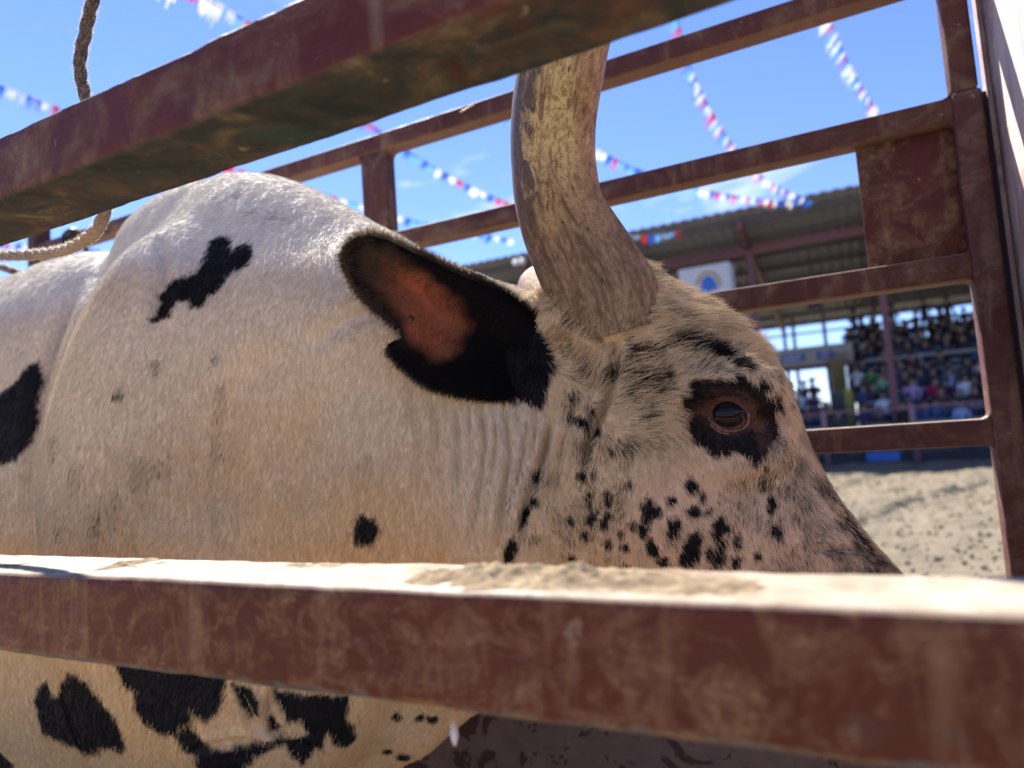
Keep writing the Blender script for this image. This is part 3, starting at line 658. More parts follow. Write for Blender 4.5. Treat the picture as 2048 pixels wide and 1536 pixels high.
def coat(p, n, hair=False):
    """colour of the hide at points p with normals n"""
    c = np.tile(CREAM, (len(p), 1))
    # gold lower neck and head: coat stain plus painted ground bounce; dirt in large soft patches
    stain_bounce = np.clip((1.48-p[:, 2]+.06*fbm(p, 3, 2, 73))/.48, 0, 1); stain_bounce = np.maximum(stain_bounce*np.clip((-.42-p[:, 0])/.15, .8, 1), .85*np.clip((p[:, 0]+.55)/.15, 0, 1))
    stain_bounce *= np.clip(.92+.16*fbm(p, 6, 3, 71), 0, 1)
    bd = (1+.2*np.clip((-.45-p[:, 0])/.1, 0, 1))[:, None]; c = c*(1-stain_bounce[:, None]*bd*np.array([.03, .245, .50]))
    dirt = np.clip(fbm(p*np.array([1.5, 1, .6]), 10, 3, 77)-.45, 0, 1)[:, None]*.5
    c = c*(1-dirt*np.array([.5, .52, .55]))
    # freckled muzzle
    q = p-HO; a = q@HA; mz = np.clip((a-.32)/.12, 0, 1)*np.clip(.25+1.3*fbm(p, 28, 3, 83), 0, 1)
    mz *= np.clip((p[:, 0]+.20)/.1, 0, 1)
    c = c*(1-.10*np.clip((a-.26)/.1, 0, 1)[:, None]*np.array([0, .6, .2]))
    c = c*(1-(.58*mz)[:, None])+GREYH*(.22*mz)[:, None]
    # fine dark ticking over the whole face
    hd = np.clip((p[:, 0]+.50)/.10, 0, 1)*np.clip(.09+.5*fbm(p, 26, 3, 111), 0, .55)
    tk = (RNG.random(len(p)) < hd) if hair else hd*.7
    c = c*(1-tk[:, None]*.85)
    wob = -.0015+fbm(p, 60, 2, 91)*.0022+fbm(p, 160, 2, 95)*.0012
    for o, nn, e1, e2, pl, rad, col, soft, st in SPOT3:
        d = p-o; k = np.where((np.einsum('ij,ij->i', d, d) < (rad+.03)**2*1.6) & (n@nn > .05))[0]
        if not len(k): continue
        dk = d[k]; s = poly_signed(np.stack([dk@e1, dk@e2], 1), pl)+wob[k]*(1 if soft < .005 else 1.8)
        if hair:
            w = (s+RNG.normal(0, soft*.8, len(k)) < 0).astype(float)
            if st < .97: w *= (RNG.random(len(k)) < st)
        else: w = np.clip(.5-s/soft, 0, 1)*st
        c[k] = c[k]*(1-w[:, None])+col*w[:, None]
    return c

bull = tag(empty('bull', (-1.2, YC, 0)), 'white bull with black spots and one big horn standing in the chute', 'bull')
BULL_INV = Matrix.Translation(-bull.location)
def bpart(o, parent=None):
    o.parent = parent or bull
    o.matrix_parent_inverse = BULL_INV if parent is None else Matrix.Identity(4)
    return o
def skin_mat():
    g = N('bull_hide'); a = g.n('ShaderNodeAttribute', attribute_name='coat')
    nz = g.noise(160, 3, .7, sc=(1, 1, .25))
    c = g.mix(g.ramp(nz, (.35, .35), (.65, 0)), a.outputs['Color'], (.20, .15, .10), 'MULTIPLY')
    g.set(Base_Color=c, Roughness=.75, Specular_IOR_Level=.25); g.bump(nz, .35, .0015); return g.m
def hair_mat(name, lay=True):
    g = N(name); a = g.n('ShaderNodeAttribute', attribute_name='hcol')
    d = g.n('ShaderNodeBsdfDiffuse', {'Color': a.outputs['Color'], 'Roughness': .3})
    t = g.n('ShaderNodeBsdfTranslucent', {'Color': a.outputs['Color']})
    if lay:                                     # short coat lying on the hide scatters with the hide's own slope
        na = g.n('ShaderNodeAttribute', attribute_name='hnrm'); gm = g.n('ShaderNodeNewGeometry')
        va = g.n('ShaderNodeVectorMath', {0: na.outputs['Vector'], 'Scale': 2.6}, operation='SCALE'); vb = g.n('ShaderNodeVectorMath', {0: va.outputs[0], 1: gm.outputs['Normal']}, operation='ADD')
        vn = g.n('ShaderNodeVectorMath', {0: vb.outputs[0]}, operation='NORMALIZE'); g.t.links.new(vn.outputs[0], d.inputs['Normal'])
    m1 = g.n('ShaderNodeMixShader', {0: .10 if lay else .4}); g.t.links.new(d.outputs[0], m1.inputs[1]); g.t.links.new(t.outputs[0], m1.inputs[2])
    gl = g.n('ShaderNodeBsdfGlossy', {'Color': (1, 1, 1, 1), 'Roughness': .42}); m2 = g.n('ShaderNodeMixShader', {0: .008})
    g.t.links.new(m1.outputs[0], m2.inputs[1]); g.t.links.new(gl.outputs[0], m2.inputs[2]); g.t.links.new(m2.outputs[0], g.o.inputs[0])
    return g.m
M['skin'] = skin_mat(); M['hair'] = hair_mat('bull_hair'); M['loose_hair'] = hair_mat('loose_hair', False)
def paint_attr(me):
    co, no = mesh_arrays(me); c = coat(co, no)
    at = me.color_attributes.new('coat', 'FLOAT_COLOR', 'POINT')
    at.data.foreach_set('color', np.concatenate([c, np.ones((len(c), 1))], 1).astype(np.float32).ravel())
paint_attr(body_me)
body = bpart(link('body', body_me, M['skin']))

def make_hair(name, pts, cols, parent, r0=.00028, mat=None, nrm=None):
    """pts: n x k x 3"""
    n, k, _ = pts.shape
    hc = bpy.data.hair_curves.new(name); hc.add_curves([k]*n)
    hc.attributes['position'].data.foreach_set('vector', pts.astype(np.float32).ravel())
    ra = hc.attributes.get('radius') or hc.attributes.new('radius', 'FLOAT', 'POINT')
    rr = np.tile(np.linspace(1, .25, k)*r0, n); ra.data.foreach_set('value', rr.astype(np.float32))
    ca = hc.attributes.new('hcol', 'FLOAT_COLOR', 'CURVE')
    ca.data.foreach_set('color', np.concatenate([cols, np.ones((n, 1))], 1).astype(np.float32).ravel())
    if nrm is not None:
        na = hc.attributes.new('hnrm', 'FLOAT_VECTOR', 'CURVE'); na.data.foreach_set('vector', nrm.astype(np.float32).ravel())
    o = bpy.data.objects.new(name, hc); COL.objects.link(o); hc.materials.append(mat or M['hair' if nrm is not None else 'loose_hair'])
    bpart(o, None); o['kind'] = 'stuff'; return o
def grow(roots, nrm, flow, length, lift, k=4, jit=.22):
    t = flow-nrm*np.einsum('ij,ij->i', flow, nrm)[:, None]; t /= np.maximum(np.linalg.norm(t, axis=1), 1e-6)[:, None]
    b = np.cross(nrm, t); a = RNG.normal(0, jit, len(t)); t = t*np.cos(a)[:, None]+b*np.sin(a)[:, None]
    el = np.clip(RNG.normal(lift, .10, len(t)), .05, 1.4); out = np.zeros((len(t), k, 3)); out[:, 0] = roots-nrm*.0008; cur = roots.copy()
    curl = RNG.normal(0, .12, len(t))
    for i in range(1, k):
        e = el*(1-.45*(i-1)/(k-1))
        cur = cur+(length/(k-1))[:, None]*(t*np.cos(e)[:, None]+nrm*np.sin(e)[:, None]+b*(curl*i/(k-1))[:, None]); out[:, i] = cur
    return out
def sample_mesh(me, n, weight):
    nf = len(me.polygons); li = np.empty(len(me.loops), int); me.loops.foreach_get('vertex_index', li)
    li = li.reshape(nf, 4); co, no = mesh_arrays(me)
    c = co[li]; area = np.linalg.norm(np.cross(c[:, 2]-c[:, 0], c[:, 3]-c[:, 1]), axis=1)/2
    ctr = c.mean(1); fn = no[li].mean(1)
    w = area*weight(ctr, fn); w /= w.sum()
    f = RNG.choice(nf, n, p=w); u, v = RNG.random(n)[:, None], RNG.random(n)[:, None]
    q = c[f]; nn = no[li][f]
    bl = lambda z: (1-u)*(1-v)*z[:, 0]+u*(1-v)*z[:, 1]+u*v*z[:, 2]+(1-u)*v*z[:, 3]
    N_ = bl(nn); return bl(q), N_/np.linalg.norm(N_, axis=1)[:, None]
def project(p):
    d = p-CAM; z = d@F_; return 1024+FPX*(d@R_)/z, 768-FPX*(d@U_)/z
def build_fur():
    eye = P(*EYE_PX, .94)
    def wgt(c, n):
        x, y = project(c); view = CAM-c; dist = np.linalg.norm(view, axis=1); fc = np.einsum('ij,ij->i', view/dist[:, None], n)
        inv = (x > -250) & (x < 2150) & (y > 200) & (y < 1650)
        w = np.where(inv, 1., .06)*np.where(fc > -.25, 1., .25)/np.clip(dist, .8, 2)**1.6
        hid = np.where((np.linalg.norm((c-eye)*np.array([1, .6, 1.25]), axis=1) < .026), 0, 1)
        hx = [(P(1222, 655, 1.0), .062), (P(1212, 615, .99), .074), (P(1205, 590, .985), .078), (P(1180, 545, .975), .076)]
        for hp_, hr_ in hx: hid = hid*(np.linalg.norm(c-hp_, axis=1) > hr_)
        return w*hid*np.where((c[:, 0] > -.5) & inv, 1.25, 1)
    n = 380000
    r, nm = sample_mesh(body_me, n, wgt)
    q = r-HO; a = q@HA; b = q@HU
    head = np.clip((r[:, 0]+.52)/.12, 0, 1)*(a > -.12)
    sw = fbm(r, 9, 2, 51)
    flow = np.tile(np.array([-.28, 0, -1.]), (n, 1))+np.stack([.35*sw, 0*sw, .2*fbm(r, 7, 2, 55)], 1)
    back = np.clip((r[:, 2]-1.45)/.15, 0, 1)[:, None]; flow = flow*(1-back)+np.array([-.8, 0, -.55])*back
    hflow = np.stack([-.15+.5*fbm(r, 14, 2, 58), 0*sw, -1+.5*fbm(r, 12, 2, 60)], 1)
    fore = np.clip((b+.11)/.07, 0, 1)*np.clip((.32-a)/.06, 0, 1)
    hflow = hflow*(1-fore[:, None])+fore[:, None]*(HU*.5+HA*(.55+.6*sw[:, None]))
    nose = np.clip((a-.30)/.08, 0, 1)[:, None]; hflow = hflow*(1-nose)+nose*(np.array([.25, 0, -1.])+.4*np.stack([sw, 0*sw, sw], 1))
    flow = flow*(1-head[:, None])+hflow*head[:, None]
    d_eye = np.linalg.norm(r-eye, axis=1)
    ln = (.0105+.005*RNG.random(n))*(1-head)+head*(.008+.005*RNG.random(n))*(1+.8*fore)
    ln *= 1+fore*np.clip(fbm(r, 45, 2, 57), -.4, .9)
    ln *= np.clip((d_eye-.012)/.05, .22, 1)
    lift = .085+.15*head+.34*fore+.2*fore*fbm(r, 40, 2, 63)
    pts = grow(r, nm, flow, ln, lift, jit=.15)
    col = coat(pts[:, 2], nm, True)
    tone = 1+.12*RNG.normal(0, 1, n)[:, None]; col = np.clip(col*tone, .004, .9)
    make_hair('fur', pts, col, body, nrm=nm)
build_fur()

# ---- horn
def horn_mat():
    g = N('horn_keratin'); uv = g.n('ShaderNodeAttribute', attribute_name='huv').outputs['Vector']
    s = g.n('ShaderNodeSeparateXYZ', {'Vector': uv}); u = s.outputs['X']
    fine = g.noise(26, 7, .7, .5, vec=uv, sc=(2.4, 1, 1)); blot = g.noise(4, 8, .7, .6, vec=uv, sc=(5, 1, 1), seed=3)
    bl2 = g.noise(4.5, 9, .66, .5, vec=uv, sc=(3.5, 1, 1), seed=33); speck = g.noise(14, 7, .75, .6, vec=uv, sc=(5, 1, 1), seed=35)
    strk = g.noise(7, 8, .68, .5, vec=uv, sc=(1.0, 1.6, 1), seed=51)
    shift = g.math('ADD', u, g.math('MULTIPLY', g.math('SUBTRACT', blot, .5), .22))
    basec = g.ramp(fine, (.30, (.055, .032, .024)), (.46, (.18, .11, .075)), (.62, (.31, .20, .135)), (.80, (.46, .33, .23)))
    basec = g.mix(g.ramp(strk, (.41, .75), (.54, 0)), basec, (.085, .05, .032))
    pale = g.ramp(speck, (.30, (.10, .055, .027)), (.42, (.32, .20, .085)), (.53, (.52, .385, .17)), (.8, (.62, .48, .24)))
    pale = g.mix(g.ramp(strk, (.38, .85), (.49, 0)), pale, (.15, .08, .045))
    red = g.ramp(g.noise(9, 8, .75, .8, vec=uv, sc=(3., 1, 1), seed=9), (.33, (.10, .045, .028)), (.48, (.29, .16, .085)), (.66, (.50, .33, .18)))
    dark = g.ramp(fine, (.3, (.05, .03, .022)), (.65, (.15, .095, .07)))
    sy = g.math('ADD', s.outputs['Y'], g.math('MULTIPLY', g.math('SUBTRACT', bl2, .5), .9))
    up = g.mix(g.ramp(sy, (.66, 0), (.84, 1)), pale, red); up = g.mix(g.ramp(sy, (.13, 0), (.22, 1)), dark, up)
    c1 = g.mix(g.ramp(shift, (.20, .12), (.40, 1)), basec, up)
    scr = g.ramp(g.noise(9, 8, .72, 1.1, vec=uv, sc=(3., 1.3, 1), seed=17), (.59, 0), (.64, .9))
    c1 = g.mix(scr, c1, (.05, .032, .025))
    flake = g.ramp(g.noise(60, 5, .7, .4, vec=uv, seed=12), (.54, 0), (.60, 1))
    c1 = g.mix(g.math('MULTIPLY', flake, g.ramp(u, (.06, .35), (.14, .0))), c1, (.45, .34, .23))
    g.set(Base_Color=c1, Roughness=g.ramp(shift, (.28, .75), (.42, .42)), Specular_IOR_Level=.2)
    crack = g.noise(30, 5, .7, .3, vec=uv, sc=(.12, 1.4, 1.4), seed=20)
    g.bump(g.math('ADD', crack, g.math('MULTIPLY', fine, .4)), .45, .003); return g.m
M['horn'] = horn_mat()
def build_horn(ctr, rad, label=None, ridges=True):
    path = catmull(ctr, 12); r = np.interp(np.linspace(0, 1, len(path)), np.linspace(0, 1, len(rad)), rad)
    seg = 56; bm = bmesh.new(); lay = bm.verts.layers.float_vector.new('huv')
    def wob(i, t):
        u = i/len(path); q = np.array([[u*3, cos(t), sin(t)]])
        base = max(0, 1-u/.28)
        return 1+.012*float(fbm(q, 2.2, 2, 3)[0])+base*(.045*float(fbm(q*np.array([.4, 5, 5]), 2, 3, 8)[0])+.03*float(fbm(q*np.array([9, 2, 2]), 2, 2, 15)[0]))
    rings = tube_mesh(bm, path, r, seg, wob)
    for i, ring in enumerate(rings):
        for k, v in enumerate(ring):
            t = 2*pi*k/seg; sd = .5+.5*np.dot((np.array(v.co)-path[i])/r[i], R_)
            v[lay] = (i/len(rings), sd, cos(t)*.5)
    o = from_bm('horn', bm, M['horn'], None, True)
    if label: o['label'] = label
    return bpart(o)
hc = [P(1222, 655, 1.00), P(1205, 590, .985), P(1158, 500, .965), P(1121, 420, .95), P(1107, 330, .935), P(1107, 240, .915), P(1120, 150, .895), P(1145, 40, .875), P(1190, -80, .86), P(1260, -200, .85), P(1340, -300, .85)]
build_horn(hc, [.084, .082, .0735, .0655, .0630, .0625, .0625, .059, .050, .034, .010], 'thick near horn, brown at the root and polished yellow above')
build_horn([P(1165, 640, 1.10), P(1105, 590, 1.22), P(1082, 578, 1.33), P(1070, 575, 1.44), P(1066, 560, 1.52), P(1070, 535, 1.56)], [.06, .055, .05, .04, .028, .010], 'far horn tip showing pale behind the near horn')

# ---- eye
def build_eye():
    e, n = on_body(*EYE_PX); ctr = P(EYE_PX[0], EYE_PX[1], e[1]); vw = CAM-ctr; vw /= np.linalg.norm(vw)
    ax = np.array([.05, -1., .02]); ax = .5*ax/np.linalg.norm(ax)+.5*vw; ax /= np.linalg.norm(ax)
    R = .0285; c = P(EYE_PX[0], EYE_PX[1], .937)-ax*(R-.003)
    right = np.cross([0, 0, 1.], -ax); right /= np.linalg.norm(right); up = np.cross(-ax, right)*-1
    if up[2] < 0: up = -up
    if right[0] < 0: right = -right
    bm = bmesh.new(); lay = bm.verts.layers.float_color.new('ecol'); bmesh.ops.create_uvsphere(bm, u_segments=48, v_segments=32, radius=R)
    for v in bm.verts:
        q = np.array(v.co); v.co = V(c+q)
        a, b, d = q@right/R, q@up/R, q@ax/R
        rr = sqrt(((a-.03)/.86)**2+((b-.04)/.80)**2)
        k = min(1, max(0, (rr-.86)/.10)); col = np.array([.008, .005, .006])*(1-k)+np.array([.16, .07, .055])*k
        if rr < .8 and abs(b-.02) > .36 : col = np.array([.016, .009, .009])
        v[lay] = (*col, 1)
    g = N('eyeball'); g.set(Base_Color=g.n('ShaderNodeAttribute', attribute_name='ecol').outputs['Color'], Roughness=.05, Specular_IOR_Level=.16)
    ball = bpart(from_bm('eye', bm, g.m, None, True))
    # lids follow the almond opening, sitting on the ball
    def rim(pts, lift, rad, name, mat):
        ps = []
        for zx, zy in pts:
            d = ray(1340+.1953*zx, 660+.1953*zy); o = CAM-c; Rl = R+lift
            A = d@d; B = 2*d@o; Cc = o@o-Rl*Rl; disc = B*B-4*A*Cc
            if disc > 0: s = (-B-sqrt(disc))/(2*A)
            else: s = -B/(2*A)
            ps.append(CAM+d*s)
        ps = catmull(ps+ps[:1], 8)[:-1]; bm = bmesh.new(); n = len(ps); tg = np.roll(ps, -1, 0)-np.roll(ps, 1, 0); tg /= np.linalg.norm(tg, axis=1)[:, None]
        rg = []
        for i in range(n):
            o = ps[i]-c; o /= np.linalg.norm(o); s = np.cross(tg[i], o); rr = rad*(1+.15*sin(i*.9)+.1*sin(i*2.3))
            rg.append([bm.verts.new(ps[i]+rr*(cos(t)*o*.7+sin(t)*s)) for t in np.linspace(0, 2*pi, 10, endpoint=False)])
        for i in range(n):
            for k in range(10): bm.faces.new((rg[i][k], rg[i][(k+1) % 10], rg[(i+1) % n][(k+1) % 10], rg[(i+1) % n][k]))
        bmesh.ops.recalc_face_normals(bm, faces=bm.faces)
        return bpart(from_bm(name, bm, mat, None, True))
    al = [(368, 775), (400, 725), (470, 695), (560, 680), (640, 675), (700, 690), (750, 740), (778, 800), (785, 870), (780, 940), (745, 985), (690, 1010), (620, 1020), (540, 1005), (470, 955), (410, 890), (380, 830)]
    al = [(585+(a_-585)*1.10, 850+(b_-850)*1.10) for a_, b_ in al]
    gl = N('eyelid_skin'); gl.set(Base_Color=gl.ramp(gl.noise(180, 4), (.35, (.07, .032, .026)), (.65, (.16, .075, .06))), Roughness=.42); gl.bump(gl.noise(300, 4), .4, .0008)
    gd = plain('wet_lid_edge', (.05, .02, .018), .25)
    rim(al, .0022, .0026, 'eyelid', gl.m)
    ce = np.array([580, 850]); rim([tuple(ce+(np.array(q)-ce)*1.17) for q in al], .0015, .0042, 'eyelid', gl.m)
    rim([tuple(ce+(np.array(q)-ce)*.955) for q in al], .0006, .0012, 'eyelid_edge', gd)
    # lashes on the upper lid
    pts = []; 
    for k in range(70):
        t = k/69; zx = 400+t*370; zy = np.interp(zx, [400, 470, 560, 640, 700, 770], [715, 685, 668, 663, 680, 770])
        b0 = P(1340+.1953*zx, 660+.1953*zy, .931)
        dr = np.array([(t-.5)*.6+random.gauss(0, .15), -1, .1+random.gauss(0, .2)]); dr /= np.linalg.norm(dr); ln = random.uniform(.008, .015)
        pts.append([b0, b0+dr*ln*.4, b0+dr*ln*.75+np.array([0, 0, -.001]), b0+dr*ln+np.array([0, 0, -.003])])
    make_hair('eyelashes', np.array(pts), np.tile([.06, .04, .03], (70, 1)), body, .0003)
build_eye()

# ---- ear
EAR = [(690, 512), (697, 490), (715, 476), (742, 472), (775, 480), (810, 497), (850, 516), (900, 543), (950, 562), (1000, 586), (1040, 612), (1075, 650), (1100, 692), (1110, 735), (1098, 775), (1080, 815), (1040, 800), (1000, 787), (940, 783), (880, 770), (842, 752), (810, 726), (788, 704), (777, 690), (790, 681), (804, 680), (806, 662), (796, 648), (778, 632), (755, 612), (722, 582), (702, 550)]
def ear_Y(px): return np.interp(px, [690, 800, 950, 1110], [.800, .815, .865, .955])
def build_ear():
    pts2 = []; 
    for i, a in enumerate(EAR):
        b = EAR[(i+1) % len(EAR)]; n = max(1, int(math.hypot(b[0]-a[0], b[1]-a[1])/8))
        for k in range(n): pts2.append((a[0]+(b[0]-a[0])*k/n, a[1]+(b[1]-a[1])*k/n))
    nb = len(pts2); poly = np.array(pts2)
    gx, gy = np.meshgrid(np.arange(690, 1112, 6.5), np.arange(470, 820, 6.5)); q = np.stack([gx.ravel()+(gy.ravel()//6.5 % 2)*3.2, gy.ravel()], 1)
    sd = poly_signed(q, poly); hole = np.hypot(q[:, 0]-822, q[:, 1]-639); q = q[(sd < -4) & (hole > 9)]
    hp = [(822+5.5*cos(t), 639+6.5*sin(t)) for t in np.linspace(0, 2*pi, 12, endpoint=False)]
    allp = np.vstack([poly, np.array(hp), q])
    edges = [(i, (i+1) % nb) for i in range(nb)]+[(nb+i, nb+(i+1) % 12) for i in range(12)]
    r = delaunay_2d_cdt([Vector(p) for p in allp], edges, [list(range(nb))], 1, 1e-4)
    v2 = np.array([list(v) for v in r[0]]); fs = [f for f in r[2] if np.hypot(v2[list(f)].mean(0)[0]-822, v2[list(f)].mean(0)[1]-639) > 6]
    sd = -poly_signed(v2, poly); cup = np.clip(sd/95, 0, 1); cup = cup*cup*(3-2*cup)*.9+.1*np.clip(sd/30, 0, 1)
    baseF = np.clip((v2[:, 0]-800)/200, 0, 1)
    Y = ear_Y(v2[:, 0])+.030*cup*(.5+.5*baseF)-.004*np.clip((1-sd/25), 0, 1)*(v2[:, 1] > 640)*baseF
    co = np.array([P(a, b, y) for (a, b), y in zip(v2, Y)]); co[:, 1] += fbm(co, 40, 2, 66)*.0015
    me = bpy.data.meshes.new('ear'); me.from_pydata(co.tolist(), [], [tuple(f) for f in fs])
    # inner bare skin against black hair
    inner = [(705, 508), (738, 484), (800, 502), (850, 528), (900, 565), (938, 605), (948, 650), (932, 700), (900, 728), (862, 730), (842, 712), (822, 694), (808, 672), (801, 645), (762, 604), (727, 570), (705, 542)]
    si = -poly_signed(v2, np.array(inner)); wi = np.clip(si/22+.05+.35*fbm(co, 40, 3, 12), 0, 1)*np.clip(1.05-.5*np.clip((v2[:, 0]-870)/70, 0, 1), 0, 1)
    tipw = np.clip((835-v2[:, 0]-.25*(v2[:, 1]-560))/90, 0, 1)
    skin = np.array([.46, .155, .08])*(1-tipw[:, None])+np.array([.10, .06, .04])*tipw[:, None]
    c = np.array([.010, .008, .009])*(1-wi[:, None])+skin*wi[:, None]
    at = me.color_attributes.new('coat', 'FLOAT_COLOR', 'POINT'); at.data.foreach_set('color', np.concatenate([c, wi[:, None]], 1).astype(np.float32).ravel())
    g = N('ear_skin'); a = g.n('ShaderNodeAttribute', attribute_name='coat'); vein = g.ramp(g.noise(45, 5, .6, 1.), (.35, .75), (.65, 1.1))
    colr = g.mix(1., a.outputs['Color'], vein, 'MULTIPLY')
    g.set(Base_Color=colr, Roughness=.75, Specular_IOR_Level=.08); g.bump(g.noise(140, 4), .4, .001)
    tr = g.n('ShaderNodeBsdfTranslucent', {'Color': g.mix(1., colr, (1., .62, .5), 'MULTIPLY')}); mx = g.n('ShaderNodeMixShader', {0: .58})
    g.t.links.new(g.p.outputs[0], mx.inputs[1]); g.t.links.new(tr.outputs[0], mx.inputs[2]); g.t.links.new(mx.outputs[0], g.o.inputs[0])
    me.polygons.foreach_set('use_smooth', [True]*len(me.polygons)); me.update()
    ear = bpart(link('ear', me, g.m)); ear['label'] = 'black ear with notched edge and glowing reddish inside'
    so = ear.modifiers.new('thick', 'SOLIDIFY'); so.thickness = .0045; so.offset = -1 if True else 1
    # hair
    co, no = mesh_arrays(me)
    flip = -1 if (no@np.array([0, -1, 0])).mean() < 0 else 1; no = no*flip
    tri = np.array([list(f)[:3] for f in fs]); cc = co[tri]; ar = np.linalg.norm(np.cross(cc[:, 1]-cc[:, 0], cc[:, 2]-cc[:, 0]), axis=1)
    wf = wi[tri].mean(1); pr = ar*(1-.72*wf); pr /= pr.sum(); n = 48000
    f = RNG.choice(len(tri), n, p=pr); u = RNG.random((n, 2)); u = np.where(u.sum(1, keepdims=True) > 1, 1-u, u); w3 = np.stack([1-u.sum(1), u[:, 0], u[:, 1]], 1)
    rt = np.einsum('ij,ijk->ik', w3, cc[f]); nm = np.einsum('ij,ijk->ik', w3, no[tri][f]); nm /= np.linalg.norm(nm, axis=1)[:, None]
    wv = np.einsum('ij,ij->i', w3, wi[tri][f]); tp = np.einsum('ij,ij->i', w3, tipw[tri][f])
    # some on the back of the ear too
    bk = RNG.random(n) < .28; rt[bk] -= nm[bk]*.0048; nm[bk] *= -1
    flow = np.tile(np.array([-.9, 0, .25]), (n, 1))+np.stack([0*wv, 0*wv, .5*fbm(rt, 20, 2, 4)], 1)
    low = np.clip((1.36-rt[:, 2])/.06, 0, 1)[:, None]; flow = flow*(1-low)+low*np.array([-.5, 0, -.7])
    blk = np.array([.011, .009, .010]); brn = np.array([.13, .09, .06])
    tl = np.clip((-.52-rt[:, 0])/.08, 0, 1)*np.clip((rt[:, 2]-1.30)/.05, 0, 1)
    col = blk+(brn-blk)*(np.clip(wv*.8+tp*.6+.55*tl, 0, 1)*RNG.random(n))[:, None]
    pts = grow(rt, nm, flow, .010+.012*RNG.random(n), np.full(n, .32), jit=.3)
    make_hair('ear_fur', pts, col, None, .00028, nrm=nm)
    # rim fringe
    k = 15000; i = RNG.integers(0, nb, k); t = RNG.random(k)[:, None]
    A = poly[i]; Bq = poly[(i+1) % nb]; e2 = A+(Bq-A)*t; keep = e2[:, 0] < 1075; e2 = e2[keep]; i = i[keep]; k = len(e2)
    e3 = np.array([P(a, b, float(ear_Y(a))+.002) for a, b in e2])
    tg = (Bq-A)[keep]; out2 = np.stack([tg[:, 1], -tg[:, 0]], 1); out2 /= np.maximum(np.linalg.norm(out2, axis=1), 1e-6)[:, None]
    cen = np.array([880., 640.]); 
    test = poly_signed(e2+out2*5, poly) < 0; out2[test] *= -1
    out3 = out2[:, :1]*R_-out2[:, 1:]*U_
    fl = out3+np.array([-.5, -.05, 0])
    tipk = np.clip((1000-e2[:, 0])/250, 0, 1); topk = np.clip((600-e2[:, 1])/60, 0, 1)
    pale = np.array([.46, .36, .25]); col = blk+(pale-blk)*(tipk*RNG.random(k)**.7*(.6+.4*(e2[:, 0] < 830)))[:, None]
    nmf = np.tile(np.array([0, -1., 0]), (k, 1))*np.where(RNG.random(k) < .5, 1, -1)[:, None]
    notch = (np.abs(e2[:, 0]-790) < 25) & (np.abs(e2[:, 1]-655) < 32)
    ln = np.where(notch, .002, .006+.013*RNG.random(k))
    make_hair('ear_fringe', grow(e3, nmf, fl, ln, np.full(k, .25), jit=.4), col, None, .00028)
    # yellowed tag edge behind the ear
    a, b_, c_ = P(950, 549, .89), P(965, 553, .892), P(992, 571, .898)
    bm = bmesh.new()
    bk = np.array([0, .02, -.001]); th = np.array([0, 0, .0022])
    lo = [a, b_, c_, c_+bk, b_+bk, a+bk]; vb = [bm.verts.new(v) for v in lo]; vt = [bm.verts.new(v+th) for v in lo]
    bm.faces.new(vb); bm.faces.new(vt[::-1])
    for j in range(6): bm.faces.new((vb[j], vt[j], vt[(j+1) % 6], vb[(j+1) % 6]))
    bmesh.ops.recalc_face_normals(bm, faces=bm.faces)
    bpart(from_bm('ear_tag', bm, plain('tag_plastic', (.45, .36, .18), .5)))
build_ear()

